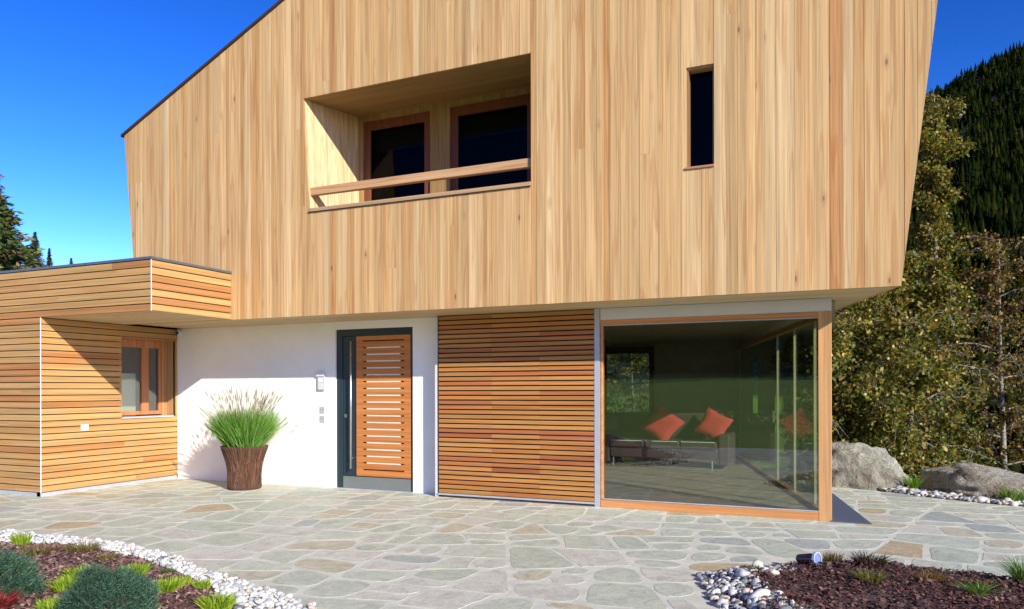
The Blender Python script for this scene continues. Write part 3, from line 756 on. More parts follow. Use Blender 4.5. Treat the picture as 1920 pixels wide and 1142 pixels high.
def scatter_in(poly, n, excl=None, ymin=None):
    xs_ = [p[0] for p in poly]; ys_ = [p[1] for p in poly]; out = []
    while len(out) < n:
        p = (random.uniform(min(xs_), max(xs_)), random.uniform(min(ys_), max(ys_)))
        if inside(p, poly) and (not excl or not inside(p, excl)) and (ymin is None or p[1] > ymin or random.random() < .15): out.append(p)
    return out
# left pebble edging (band between outer and inner outlines)
pp = scatter_in(LB_out, 4800, LB_in, 2.8)
def tri(a, b, c): return [a, b, c]
sz = RNG.uniform(.012, .028, len(pp)); big = RNG.random(len(pp)) < .14; sz[big] *= 1.5
pos = np.array([(p[0], p[1], .008+RNG.uniform(0, .03)) for p in pp])
tag(pebbles('pebble_edging', pos, sz, pebble_cols(len(pp), .05)), 'band of white and grey pebbles along the curved edge of the left bed', 'pebbles', kind='stuff')
# right pebbles: cluster at the corner of the right bed plus a thin line along the edge
pr_ = []
while len(pr_) < 560:
    p = (random.uniform(-1.0, .0), random.uniform(4.6, 6.4))
    if inside(p, RB_out) and dist_edge(p, RB_out) < .32+.15*(6.-p[1]) and p[1] < 6.2-.0: pr_.append(p)
for k in range(260):
    t = random.random(); i = random.choice([1, 2, 3]); a, b_ = RB_out[i], RB_out[i+1]; q = lerp(a, b_, t)
    pr_.append((q[0]+random.gauss(0, .03), q[1]+random.gauss(0, .025)-.02))
sz = RNG.uniform(.014, .033, len(pr_)); big = RNG.random(len(pr_)) < .15; sz[big] *= 1.5; sz[560:] *= .6
pos = np.array([(p[0], p[1], bedz_R(*p)+.014) for p in pr_])
tag(pebbles('pebble_edging', pos, sz, pebble_cols(len(pr_), .28)), 'loose white, grey and dark pebbles at the tip and edge of the right bed', 'pebbles', kind='stuff')
# pebbles in front of the boulders
pr_ = []
line = [(-.1, 12.2), (.85, 11.62), (1.25, 11.25), (1.6, 11.08), (2.1, 10.85), (3.1, 10.5)]
for k in range(900):
    i = random.randrange(5); q = lerp(line[i], line[i+1], random.random()); pr_.append((q[0]+random.gauss(0, .07), q[1]+abs(random.gauss(0, .22))-.05))
sz = RNG.uniform(.018, .045, len(pr_)); sz[RNG.random(len(pr_)) < .08] *= 1.8
pos = np.array([(p[0], p[1], .01+random.uniform(0, .02)) for p in pr_])
tag(pebbles('pebble_edging', pos, sz, pebble_cols(len(pr_), .2)), 'line of pale pebbles along the foot of the two boulders', 'pebbles', kind='stuff')

# bark mulch chips
def chips(name, pts, fz, cols, label, smin=.008, smax=.024, up=.012):
    n = len(pts); c = np.array([(p[0], p[1], fz(*p)+.010+random.random()*up) for p in pts])
    Lx = RNG.uniform(smin, smax, n); Wx = Lx*RNG.uniform(.3, .7, n)
    yaw = RNG.uniform(0, 6.28, n); a = np.stack([np.cos(yaw), np.sin(yaw), RNG.normal(0, .45, n)], 1); a /= np.linalg.norm(a, axis=1)[:, None]
    b_ = np.cross(np.stack([RNG.normal(0, .4, n), RNG.normal(0, .4, n), np.ones(n)], 1), a); b_ /= np.linalg.norm(b_, axis=1)[:, None]; nn = np.cross(a, b_)*.003
    V = np.stack([c+a*Lx[:, None]+b_*Wx[:, None]*.6, c+b_*Wx[:, None], c-a*Lx[:, None]*.9+b_*Wx[:, None]*.3, c-a*Lx[:, None], c-b_*Wx[:, None], c+a*Lx[:, None]*.8-b_*Wx[:, None]*.7], 1)
    V[:, 1] += nn; V[:, 4] += nn
    f = np.array([[0, 1, 4, 5], [1, 2, 3, 4]]); F = (f[None]+(np.arange(n)*6)[:, None, None]).reshape(-1, 4)
    ci = RNG.integers(0, len(cols), n); T = np.array(cols)[ci]*RNG.uniform(.7, 1.25, n)[:, None]
    return tag(mesh_obj(name, V.reshape(-1, 3), F, M['chip'], np.repeat(T, 6, 0)), label, 'bark mulch', kind='stuff')
chips('bark_mulch', scatter_in(LB_in, 26000, None, 2.8), bedz_L, [(.22, .10, .085), (.17, .075, .065), (.26, .13, .11), (.12, .055, .05), (.30, .18, .14), (.36, .26, .20)], 'reddish brown bark mulch covering the left bed')
chips('bark_mulch', [p for p in scatter_in(RB_out, 17000, None, 4.6) if not (p[0] < -.45 and dist_edge(p, RB_out) < .3 and random.random() < .8)], bedz_R, [(.10, .04, .032), (.07, .03, .025), (.15, .06, .05), (.05, .025, .02), (.18, .10, .07)], 'dark brown bark mulch covering the right bed', up=.03)

# ------------------------------------------------------------------ plants
def blades(name, cx, cy, cz, n, h, spread, w0, cols, parent=None, mat='grass', seg=4, lean=.8, r0=.02, droop=.6, ex=1.6):
    """tuft of arching blades, one mesh"""
    V = []; F = []; T = []
    for k in range(n):
        a = random.uniform(0, 6.283); r = r0*math.sqrt(random.random()); bx, by = cx+r*math.cos(a), cy+r*math.sin(a)
        a2 = a+random.gauss(0, .35); ln = h*random.uniform(.6, 1.08); sp = spread*random.uniform(.1, 1.)*(.4+.6*math.sqrt(r/r0) if r0 > .05 else 1)
        wd = w0*random.uniform(.6, 1.3); tw = random.uniform(0, 3.14); col = np.array(random.choice(cols))*random.uniform(.8, 1.2)
        base = len(V)
        for i in range(seg+1):
            t = i/seg; rr = sp*(t**ex); zz = ln*(t-droop*(sp/max(h, .01))*.35*t*t*t)
            x, y, z = bx+rr*math.cos(a2), by+rr*math.sin(a2), cz+zz
            ww = wd*(1-t**2.2)+.0006; V += [(x-ww*math.cos(tw), y-ww*math.sin(tw), z), (x+ww*math.cos(tw), y+ww*math.sin(tw), z)]
            T += [col]*2
        for i in range(seg): q = base+2*i; F.append((q, q+1, q+3, q+2))
    return mesh_obj(name, np.array(V), np.array(F), M[mat], np.array(T), None, parent, True, (cx, cy, cz) if parent is None else None)

# potted grass
PX, PY = -7.915, 8.42
pot = empty('potted_grass', (PX, PY, 0), 'wicker pot of green fountain grass with feathery seed heads by the white wall', 'potted plant')
prof = [(0, .0), (.245, .0), (.262, .03), (.252, .15), (.258, .28), (.275, .38), (.315, .50), (.358, .60), (.362, .625), (.335, .625), (.32, .57), (0, .57)]
m = MB(); nseg = 150; vs = []; 
for k in range(nseg):
    a = 2*math.pi*k/nseg; 
    for (r, z) in prof:
        j = 1+(.018*math.sin(k*2.1)+random.uniform(-.012, .012) if r > .2 else 0); vs.append((PX+.9*r*j*math.cos(a), PY+.9*r*j*math.sin(a), z+(random.uniform(-.006, .006) if z > .3 and r > .3 else 0)))
K = len(prof); fs = [(k*K+i, ((k+1) % nseg)*K+i, ((k+1) % nseg)*K+i+1, k*K+i+1) for k in range(nseg) for i in range(K-1)]
m.add(vs, fs, (.10, .05, .03), 1); basket = m.build('wicker_pot', M['wicker'], pot)
m = MB()
for k in range(420):
    a = random.uniform(0, 6.283); z0 = random.uniform(0, .45); z1 = min(.63, z0+random.uniform(.1, .3)); P_ = []
    for i in range(4):
        z = z0+(z1-z0)*i/3; r = np.interp(z, [0, .03, .15, .28, .38, .5, .6, .63], [.247, .264, .254, .26, .277, .317, .36, .362])+.004
        aa = a+.05*(i-1.5)*random.uniform(-1, 1); P_.append((PX+.9*r*math.cos(aa), PY+.9*r*math.sin(aa), z))
    m.tube(P_, random.uniform(.002, .0045), 4, random.choice([(.20, .095, .05), (.13, .06, .032), (.25, .13, .07), (.07, .035, .022)]), random.random()*9, False)
m.build('twigs', M['wicker'], basket)
blades('grass_blades', PX, PY, .56, 3600, .62, .44, .0048, [(.10, .29, .025), (.07, .21, .02), (.17, .38, .04), (.28, .44, .10), (.36, .46, .18)], pot, seg=5, r0=.25, droop=.8, ex=1.2)
m = MB(); V = []
for k in range(170):
    a = random.uniform(0, 6.283); r0_ = .2*math.sqrt(random.random()); sp = .40*random.random()**.8 if random.random() < .92 else random.uniform(.4, .55); h = random.uniform(.52, .88)-.20*(sp/.62)**2*random.uniform(.4, 1.8)
    pts_ = []
    for i in range(6):
        t = i/5; rr = r0_+sp*t**1.35; pts_.append((PX+rr*math.cos(a), min(PY+rr*math.sin(a), YW-.03), .56+h*t))
    m.tube(pts_, .0014, 3, (.30, .36, .14), 0, False)
    p_, q_ = Vector(pts_[-2]), Vector(pts_[-1]); d_ = (q_-p_).normalized(); L_ = random.uniform(.06, .11)
    m.tube([q_-d_*L_*.3, q_, q_+d_*L_*.4, q_+d_*L_*.8], [.002, .0062, .006, .0015], 5, random.choice([(.42, .38, .22), (.32, .27, .16), (.55, .52, .34), (.34, .24, .17)]), 0, False)
m.build('seed_heads', M['grass'], pot)

# dwarf shrubs
def shrub(cx, cy, cz, rx, ry, rz, n, label, cols=((.06, .14, .085), (.045, .11, .07), (.08, .17, .10), (.035, .08, .05), (.11, .19, .10))):
    o = empty('dwarf_conifer', (cx, cy, cz), label, 'shrub', 'blue-green dwarf shrubs in the left bed')
    V = []; F = []; T = []
    for k in range(n):
        d = Vector((random.gauss(0, 1), random.gauss(0, 1), abs(random.gauss(0, 1)))).normalized()
        lump = 1+.38*noise.noise(Vector((d.x*2.6+cx*9, d.y*2.6, d.z*2.6)))
        rr = random.uniform(.72, 1.)**.7*lump; p = Vector((cx+d.x*rx*rr, cy+d.y*ry*rr, cz+d.z*rz*rr))
        dr = (d+Vector((random.gauss(0, .35), random.gauss(0, .35), random.gauss(.55, .35)))).normalized(); ln = random.uniform(.035, .085)
        col = np.array(random.choice(cols))*random.uniform(.75, 1.3)
        for j in range(6):
            dd = (dr+Vector((random.gauss(0, .55), random.gauss(0, .55), random.gauss(0, .4)))).normalized(); a = p+dr*ln*(j/5.); e = a+dd*random.uniform(.012, .022)
            s_ = dd.cross(Vector((random.random(), random.random(), random.random()))).normalized()*.0022
            b0 = len(V); V += [a-s_, a+s_, e+s_*.4, e-s_*.4]; F.append((b0, b0+1, b0+2, b0+3)); T += [col]*4
    mesh_obj('foliage', np.array([tuple(v) for v in V]), np.array(F), M['needle'], np.array(T), None, o, False)
    m = MB()
    for k in range(16):
        a = k*.39; m.tube([(cx, cy, cz-.02), (cx+.5*rx*math.cos(a), cy+.5*ry*math.sin(a), cz+rz*.35), (cx+.8*rx*math.cos(a), cy+.8*ry*math.sin(a), cz+rz*.6)], [.01, .007, .003], 5)
    m.build('stem', M['bark'], o)
    # dense inner twigs: a rough core that keeps the ground from showing through
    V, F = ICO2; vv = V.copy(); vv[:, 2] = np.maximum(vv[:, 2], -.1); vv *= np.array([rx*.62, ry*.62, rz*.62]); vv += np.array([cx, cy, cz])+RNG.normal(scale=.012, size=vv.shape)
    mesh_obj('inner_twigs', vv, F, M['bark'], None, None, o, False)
shrub(-4.17, 3.27, bedz_L(-4.17, 3.27), .25, .25, .25, 5200, 'rounded blue-green dwarf shrub in the middle of the left bed, between yellow-green tufts')
shrub(-5.24, 3.20, bedz_L(-5.2, 3.2), .25, .27, .28, 4600, 'blue-green dwarf shrub at the left edge of the photo, by the red groundcover')

def tuft(x, y, r, h, n, cols, label, name='sedum_tuft', cat='plant', group='yellow-green tufts in the left bed', fz=bedz_L, w0=.004, spread=None):
    o = empty(name, (x, y, fz(x, y)), label, cat, group)
    blades('leaves', x, y, fz(x, y)+.004, n, h, spread or r*1.1, w0, cols, o, r0=r*.75, droop=.3)
    m = MB(); m.tube([(x, y, fz(x, y)-.03), (x, y, fz(x, y)+.02)], [.02, .012], 6); m.build('root_crown', M['bark'], o)
YGc = [(.30, .42, .03), (.24, .36, .025), (.38, .48, .05), (.18, .30, .02)]
for x, y, r, h, n, lb in ((-5.15, 3.80, .11, .085, 260, 'yellow-green tuft behind another tuft, between the two dwarf shrubs'),
        (-4.93, 3.55, .115, .09, 280, 'yellow-green tuft left of the rounded dwarf shrub, in front of its twin'),
        (-4.86, 4.02, .11, .085, 280, 'yellow-green tuft behind and right of the rounded dwarf shrub'),
        (-4.26, 3.79, .11, .085, 260, 'wider yellow-green tuft in mid-bed, nearer of a touching pair'),
        (-4.34, 4.00, .06, .07, 110, 'yellow-green tuft with reddish left side, behind its wider neighbour'),
        (-4.18, 4.02, .065, .08, 130, 'small upright yellow-green tuft by the pebbles, behind the wider tuft'),
        (-3.66, 3.64, .115, .10, 300, 'bright yellow-green tuft closest to the pebble edge at the bottom of the photo'),
        (-4.47, 3.13, .11, .10, 260, 'yellow-green tuft at the bottom edge, left of the rounded dwarf shrub'),
        (-6.77, 4.42, .085, .12, 170, 'loose green tuft among the pebbles at the far left of the bed')):
    tuft(x, y, r, h, n, YGc, lb, w0=.0055, spread=r*.7)
BRc = [(.22, .18, .06), (.16, .12, .04), (.26, .20, .08), (.12, .12, .03)]
tuft(-6.0, 4.44, .14, .09, 240, BRc, 'olive brown low plant against the pebbles, larger of two', 'low_plant', 'plant', 'olive and brown low plants in the left bed')
tuft(-6.22, 4.2, .13, .08, 200, BRc, 'olive brown low plant in open mulch left of the larger one', 'low_plant', 'plant', 'olive and brown low plants in the left bed')
tuft(-5.45, 4.25, .07, .06, 90, BRc, 'small rusty plant in the mulch behind the yellow-green tufts', 'low_plant', 'plant', 'olive and brown low plants in the left bed')
tuft(-5.02, 4.25, .06, .05, 80, [(.09, .16, .03), (.06, .12, .03)], 'small dark green seedling in the mulch, left of its pair', 'low_plant', 'plant', 'olive and brown low plants in the left bed')
tuft(-4.77, 4.24, .05, .05, 70, [(.09, .18, .03), (.06, .12, .03)], 'small dark green seedling nearest the pebbles, right of its pair', 'low_plant', 'plant', 'olive and brown low plants in the left bed')
tuft(-4.93, 3.02, .13, .10, 420, [(.35, .05, .045), (.25, .035, .03), (.20, .04, .03)], 'deep red groundcover in the bottom left corner', 'red_groundcover', 'plant', 'red groundcover in the left bed', w0=.006)
GRc = [(.12, .22, .03), (.09, .17, .025), (.18, .26, .05)]
tuft(1.22, 6.28, .06, .20, 200, GRc, 'tall green grass clump at the far right tip of the right bed', 'grass_clump', 'grass', 'grass clumps', bedz_R, .003, .22)
tuft(.86, 5.72, .05, .11, 120, GRc, 'low spreading grass clump in the mulch of the right bed', 'grass_clump', 'grass', 'grass clumps', bedz_R, .003, .2)
z0f = lambda x, y: 0.
tuft(.99, 11.75, .05, .24, 110, [(.20, .34, .03), (.14, .26, .02)], 'bright green grass clump in the gap between the two boulders', 'grass_clump', 'grass', 'grass clumps', z0f, .005, .16)
tuft(2.02, 11.02, .12, .20, 200, GRc, 'wide grass clump in front of the flat boulder at the right edge', 'grass_clump', 'grass', 'grass clumps', z0f, .005, .18)
tuft(-.03, 6.50, .08, .12, 200, [(.16, .11, .04), (.12, .12, .03), (.2, .14, .07)], 'brown heather-like plant just right of the garden spotlight', 'low_plant', 'plant', 'low plants in the right bed', bedz_R, .004)
tuft(-.55, 5.85, .04, .05, 60, BRc, 'sparse brown seedling beside the pale pebbles of the right bed', 'low_plant', 'plant', 'low plants in the right bed', bedz_R)
tuft(.22, 5.78, .10, .09, 200, [(.14, .15, .03), (.10, .11, .03), (.2, .19, .04)], 'olive green low plant in the middle of the right bed', 'low_plant', 'plant', 'low plants in the right bed', bedz_R)
tuft(.62, 6.05, .09, .08, 160, [(.24, .13, .03), (.16, .12, .03)], 'orange brown low plant right of the middle of the right bed', 'low_plant', 'plant', 'low plants in the right bed', bedz_R)
tuft(.24, 6.30, .13, .10, 220, [(.08, .05, .03), (.05, .045, .025)], 'dark brown bushy plant behind the olive green one in the right bed', 'low_plant', 'plant', 'low plants in the right bed', bedz_R)
# creeping red-brown groundcover over the right mulch
V = []; F = []; T = []
for p in scatter_in(RB_out, 9000, None, 4.9):
    if p[0] < -.35 and dist_edge(p, RB_out) < .35: continue
    dns = noise.noise(Vector((p[0]*2.2, p[1]*2.2, 1.)))
    if dns < -.12: continue
    z = bedz_R(*p)+random.uniform(.01, .05+.04*max(0, dns)); a = random.uniform(0, 6.28); s_ = random.uniform(.006, .013)
    u = Vector((math.cos(a), math.sin(a), random.gauss(0, .5)))*s_; w_ = Vector((-math.sin(a), math.cos(a), random.gauss(0, .5)))*s_*.7; c_ = Vector((p[0], p[1], z))
    b0 = len(V); V += [c_-u, c_-w_, c_+u, c_+w_]; F.append((b0, b0+1, b0+2, b0+3)); T += [np.array(random.choice([(.17, .045, .04), (.11, .03, .03), (.22, .08, .07), (.08, .03, .02), (.12, .08, .03)]))*random.uniform(.7, 1.3)]*4
tag(mesh_obj('creeping_groundcover', np.array([tuple(v) for v in V]), np.array(F), M['leaf'], np.array(T)), 'creeping dark red groundcover over the mulch of the right bed', 'groundcover', kind='stuff')

# garden spotlight
sx_, sy_ = -.17, 6.36; sz_ = bedz_R(sx_, sy_)
spt = empty('garden_spotlight', (sx_, sy_, sz_), 'small dark garden spotlight with a pale rim at the back edge of the right bed', 'spotlight')
ax = Vector((.82, -.50, .16)).normalized(); c0 = Vector((sx_, sy_, sz_+.075))
m = MB().tube([c0-ax*.14, c0-ax*.12, c0-ax*.02, c0+ax*.04], [.016, .036, .044, .047], 20, (.03, .025, .035)); m.build('housing', plain('dark_lamp_metal', (.05, .035, .05), .35, .3, var=.1), spt, smooth=False)
m = MB(); nn_ = 28; a_ = ax.cross(Vector((0, 0, 1))).normalized(); b_ = ax.cross(a_)
vs = []
for k in range(nn_):
    t = 2*math.pi*k/nn_
    for (r, d) in ((.046, .028), (.056, .032), (.056, .052), (.044, .052)): vs.append(c0+ax*d+(a_*math.cos(t)+b_*math.sin(t))*r)
m.add(vs, [(k*4+i, k*4+(i+1) % 4, ((k+1) % nn_)*4+(i+1) % 4, ((k+1) % nn_)*4+i) for k in range(nn_) for i in range(4)]); m.build('rim', plain('lamp_rim', (.55, .68, .75), .3, .5), spt)
MB().tube([c0+ax*.040, c0+ax*.045], .044, 24).build('lens', plain('lamp_lens', (.18, .22, .42), .1, .0), spt)
MB().tube([(sx_-.03, sy_+.01, sz_-.03), (sx_-.03, sy_+.01, sz_+.05)], .012, 8).build('ground_stake', M['brown_trim'], spt)

# ------------------------------------------------------------------ rocks
rock_m, nt, bs = newmat('lichened_rock'); geo = N(nt, 'ShaderNodeNewGeometry'); L = nt.links.new
r1 = N(nt, 'ShaderNodeTexNoise', Scale=2.2, Detail=8., Roughness=.65, Distortion=1.2); L(geo.outputs['Position'], r1.inputs['Vector'])
r2 = N(nt, 'ShaderNodeTexNoise', Scale=16., Detail=6., Roughness=.7); L(geo.outputs['Position'], r2.inputs['Vector'])
c = ramp(nt, r1.outputs[0], [(.28, (.12, .10, .06)), (.42, (.33, .31, .23)), (.6, (.48, .46, .35)), (.75, (.56, .54, .45))]); g = ramp(nt, r2.outputs[0], [(.3, .62), (.65, 1.15)])
r3 = N(nt, 'ShaderNodeTexNoise', Scale=1.3, Detail=3.); L(geo.outputs['Position'], r3.inputs['Vector']); rs = ramp(nt, r3.outputs[0], [(.56, 0.), (.66, .55)])
c = mixc(nt, 1., c, g, 'MULTIPLY'); c = mixc(nt, rs, c, (.20, .105, .06)); L(c, bs.inputs['Base Color']); bs.inputs['Roughness'].default_value = .85
hh = mixc(nt, .35, r1.outputs[0], r2.outputs[0]); bump(nt, bs, hh, 1., .22)
def rock(name, cx, cy, rx, ry, rz, seed, label, cat='boulder', rot=0, mat=None, skew=0., group=None, cz=0., sub=5):
    bm = bmesh.new(); bmesh.ops.create_icosphere(bm, subdivisions=sub, radius=1)
    V = np.array([v.co[:] for v in bm.verts]); F = np.array([[q.index for q in x.verts] for x in bm.faces]); bm.free()
    rs_ = random.Random(seed); cutp = []
    for k in range(16):
        d = Vector((rs_.gauss(0, 1), rs_.gauss(0, 1), rs_.gauss(0, .8))).normalized(); cutp.append((np.array(d), rs_.uniform(.62, .9)))
    for d, dd in cutp:
        t = V @ d; over = np.maximum(t-dd, 0); V -= np.outer(over*.92, d)
    for i in range(len(V)):
        p = Vector(V[i]); nrm = p.normalized()
        q = 1+.10*noise.fractal(p*1.6+Vector((seed, 0, 0)), 1., 2., 5)+.045*noise.noise(p*6+Vector((seed, 3, 0)))-.07*max(0, .12-abs(noise.noise(p*2.7+Vector((seed, 9, 0)))))/.12+.05*abs(noise.noise(Vector((p.x*2, p.y*2, p.z*6+seed))))
        V[i] = p*q
    V[:, 2] = V[:, 2]+skew*V[:, 0]*np.clip(V[:, 2]+.3, 0, 2)
    V *= np.array([rx, ry, rz]); c_, s_ = math.cos(rot), math.sin(rot); X = V[:, 0]*c_-V[:, 1]*s_; Y = V[:, 0]*s_+V[:, 1]*c_
    V = np.stack([X+cx, Y+cy, V[:, 2]+cz], 1)
    return tag(mesh_obj(name, V, F, mat or rock_m, None, None, None, True, (cx, cy, cz-rz)), label, cat, group)
rock('boulder', .20, 12.35, 1.0, .75, .64, 3, 'tall grey boulder right of the timber corner post, with a rusty patch', rot=-.3, skew=-.10, group='boulders at the edge of the paving')
rock('boulder', 1.95, 11.78, 1.15, .62, .42, 8, 'long flat grey boulder at the right edge, its top sloping down to the right', rot=-.35, skew=-.22, group='boulders at the edge of the paving', cz=.03)
rock('stone', -.46, 5.17, .10, .09, .085, 21, 'round white stone at the bottom edge in front of the right bed', 'stone', mat=plain('white_stone', (.72, .72, .68), .6, var=.15, scale=20., bumps=.3), group='loose stones in the right bed', cz=.05, sub=3)
rock('stone', -.26, 4.98, .26, .15, .06, 22, 'flat greenish grey slab at the bottom edge of the right bed', 'stone', mat=plain('green_stone', (.34, .38, .28), .7, var=.2, scale=12., bumps=.4), group='loose stones in the right bed', cz=.05, sub=3)
for k, (x, y, r, lb) in enumerate(((-.62, 5.62, .055, 'blue grey egg-shaped stone in the pebbles of the right bed'), (-.42, 5.72, .05, 'upright pale stone at the mulch edge right of the pebbles'), (-.55, 6.02, .06, 'beige stone at the back of the right pebble cluster'))):
    rock('stone', x, y, r, r*.8, r*.8, 30+k, lb, 'stone', mat=M['plastic_grey'] if k == 0 else plain('pale_stone', (.55, .54, .45), .7, var=.2, scale=15.), group='loose stones in the right bed', cz=bedz_R(x, y)+.03, sub=3)
# rocks on the mound behind, seen mirrored in the glass
for k, (x, y, r, lb) in enumerate(((-4.6, .9, .30, 'grey rock on the near side of the left bed, mirrored in the glass, largest'), (-3.9, 1.5, .22, 'grey rock on the mound of the left bed, mirrored in the glass'))):
    rock('mound_rock', x, y, r, r*.8, r*.7, 40+k, lb, 'rock', group='rocks behind the camera', cz=bedz_L(x, y), sub=4)

# ------------------------------------------------------------------ trees
def quads_from(c, a, b_):
    n = len(c); V = np.stack([c-a, c-b_, c+a, c+b_], 1).reshape(-1, 3); F = np.arange(4*n).reshape(n, 4); return V, F
def rand_unit(n): v = RNG.normal(size=(n, 3)); return v/np.linalg.norm(v, axis=1)[:, None]
def birch(x, y, top, rad, nl, label, cols, lowz=None, lean=0., limbs=46, prof=None, leaf=.033, dens=.085, base_frac=.18):
    z0 = hgt(x, y); H = top-z0; o = empty('birch_tree', (x, y, z0), label, 'tree', 'autumn birch trees beyond the boulders')
    m = MB(); tp = [(x+lean*t*t*H*.2+.06*math.sin(t*5), y+.05*math.sin(t*4), z0-.1+H*t) for t in [i/9 for i in range(10)]]
    m.tube(tp, [.11*(1-.9*i/9) for i in range(10)], 8)
    tips = []
    for k in range(limbs):
        t = base_frac+(1-base_frac)*((k+.5)/limbs)**.9; i = min(8, int(t*9)); p = Vector(lerp(tp[i], tp[i+1], t*9-i)); a = k*2.4+random.uniform(-.4, .4)
        rr = rad*(prof(t) if prof else math.sin(math.pi*min(1, t*.9+.12))**.7)*random.uniform(.55, 1.1)
        d = Vector((math.cos(a), math.sin(a), random.uniform(.25, .9))).normalized(); pts_ = [p]
        for s_ in range(5):
            d = (d+Vector((random.gauss(0, .12), random.gauss(0, .12), -.16))).normalized(); pts_.append(pts_[-1]+d*rr/4.4)
        m.tube(pts_, [.028*(1-t*.6)*(1-.85*s_/5)+.002 for s_ in range(6)], 5, caps=False)
        for s_ in range(1, 6):
            for _ in range(3):
                e = pts_[s_]; dd = Vector((random.gauss(0, .6), random.gauss(0, .6), random.uniform(-.9, .3))).normalized(); l_ = rr*random.uniform(.15, .42)
                e2 = e+dd*l_*.5; e3 = e2+(dd+Vector((0, 0, -.8))).normalized()*l_*.6; m.tube([e, e2, e3], [.006, .004, .002], 3, caps=False); tips += [(e, e2, e3)]*random.choice([0, 1, 1, 2, 3])
    m.build('trunk', M['birch_bark'], o, smooth=True)
    ti = RNG.integers(0, len(tips), nl); tt = RNG.random(nl)*1.9; A = np.array([[tuple(q) for q in tips[i]] for i in ti])
    c = np.where((tt < 1)[:, None], A[:, 0]+(A[:, 1]-A[:, 0])*tt[:, None], A[:, 1]+(A[:, 2]-A[:, 1])*(tt[:, None]-1)) + RNG.normal(scale=dens, size=(nl, 3))*np.array([1, 1, .9])
    u = rand_unit(nl); v = np.cross(u, rand_unit(nl)); v /= np.linalg.norm(v, axis=1)[:, None]+1e-6; s_ = RNG.uniform(.55, 1.6, nl)[:, None]*leaf
    V, F = quads_from(c, u*s_, v*s_*.7)
    cl = np.array(cols); tc = cl[(ti*7+RNG.integers(0, 3, nl)) % len(cl)]*RNG.uniform(.35, 1.6, nl)[:, None]
    mesh_obj('crown', V, F, M['leaf'], np.repeat(tc, 4, 0), None, o, False)
gold = [(.19, .16, .02), (.24, .16, .025), (.10, .13, .02), (.15, .17, .02), (.07, .09, .015), (.19, .10, .02), (.16, .18, .03), (.42, .34, .09), (.05, .05, .01)]
rust = [(.15, .07, .02), (.20, .10, .025), (.11, .05, .018), (.09, .065, .018), (.30, .22, .06), (.04, .025, .01)]
birch(.15, 14.6, 3.6, 1.25, 34500, 'bushy golden-green birch beside the timber corner post', gold, limbs=60, prof=lambda t: 1.05 if t < .75 else 1.05*(1-(t-.75)*2.4))
birch(1.25, 15.6, 3.9, 1.35, 34500, 'golden-green birch between the corner-post birch and the tall one', gold, limbs=60, prof=lambda t: 1. if t < .7 else 1-(t-.7)*2.2)
birch(2.05, 18.6, 7.9, .95, 34500, 'tall slender birch rising to a spire beside the upper storey', gold[:4]+rust[:3], limbs=70, prof=lambda t: .95-.5*t if t > .5 else .9, base_frac=.1)
birch(3.25, 18.6, 4.7, 1.3, 13000, 'rust-brown birch with drooping sparse branches, rightmost of the birches', rust+gold[:2], limbs=44, prof=lambda t: (1.1 if t > .45 else .6) if t < .8 else 1.1*(1-(t-.8)*2.5), base_frac=.36)
birch(.9, 19.8, 5.6, 1.2, 20700, 'green-gold birch standing furthest back, half behind the upper storey', gold, limbs=50)

def spruce(x, y, z0, H, rad, nq, label, group, name='spruce_tree', lvls=46, nseed=0, cols=((.035, .06, .022), (.025, .045, .018), (.055, .075, .025), (.08, .075, .03)), qs=.16):
    o = empty(name, (x, y, z0), label, 'tree', group)
    m = MB(); m.tube([(x, y, z0-.2), (x, y, z0+H*.6), (x, y, z0+H*.99)], [H*.017, H*.009, .01], 7); m.build('trunk', M['bark'], o)
    C = []; D = []; SZ = []
    nq = int(nq*1.8); per = max(1, nq//(lvls*9))
    for l in range(lvls):
        t = l/(lvls-1); zc = z0+H*(.08+.91*t); rr = rad*(1-t)**.85+.02*H*.1
        for k in range(9):
            a = k*.698+l*.9+random.uniform(-.25, .25); r_ = rr*random.uniform(.7, 1.15)
            for q in range(per):
                s_ = (q+random.random())/per; rad_ = r_*s_; zz = zc+.10*r_-rad_*.34+.18*rad_*s_+random.uniform(-.5, .5)*.9*H/lvls
                C.append((x+rad_*math.cos(a)+random.gauss(0, .06*rr+.02), y+rad_*math.sin(a)+random.gauss(0, .06*rr+.02), zz+random.gauss(0, .03*rr+.01))); D.append((math.cos(a), math.sin(a), -.1)); SZ.append(max(.42, min(1, rr/(.4*rad))))
    C = np.array(C); D = np.array(D)+RNG.normal(scale=.45, size=(len(C), 3)); D /= np.linalg.norm(D, axis=1)[:, None]
    W = np.cross(D, rand_unit(len(C))); W /= np.linalg.norm(W, axis=1)[:, None]; s_ = RNG.uniform(.6, 1.3, len(C))[:, None]*qs*np.array(SZ)[:, None]
    V, F = quads_from(C, D*s_, W*s_*.32); cl = np.array(cols); tc = cl[RNG.integers(0, len(cl), len(C))]*RNG.uniform(.6, 1.4, len(C))[:, None]
    mesh_obj('crown', V, F, M['needle'], np.repeat(tc, 4, 0), None, o, False)
gl = 'spruces beyond the annex roof'
spruce(-27.9, 16.4, 0, 11.0, 3.7, 34000, 'nearest large spruce at the left edge, its branch tips reaching into the sky', gl, cols=((.06, .11, .02), (.035, .07, .02), (.10, .14, .03), (.15, .09, .04)))
spruce(-41.8, 26.3, 0, 10.4, 2.6, 16000, 'broad green spruce just right of the nearest large one', gl, cols=((.06, .09, .02), (.05, .075, .02), (.10, .11, .03)))
spruce(-48.2, 32.4, 0, 11.8, 2.2, 12000, 'pointed dark spruce, rightmost of the left clump', gl)
spruce(-117, 81.0, 0, 24.4, 3.2, 5000, 'small distant spruce tip above the annex roof, left of its pair', gl, qs=.42)
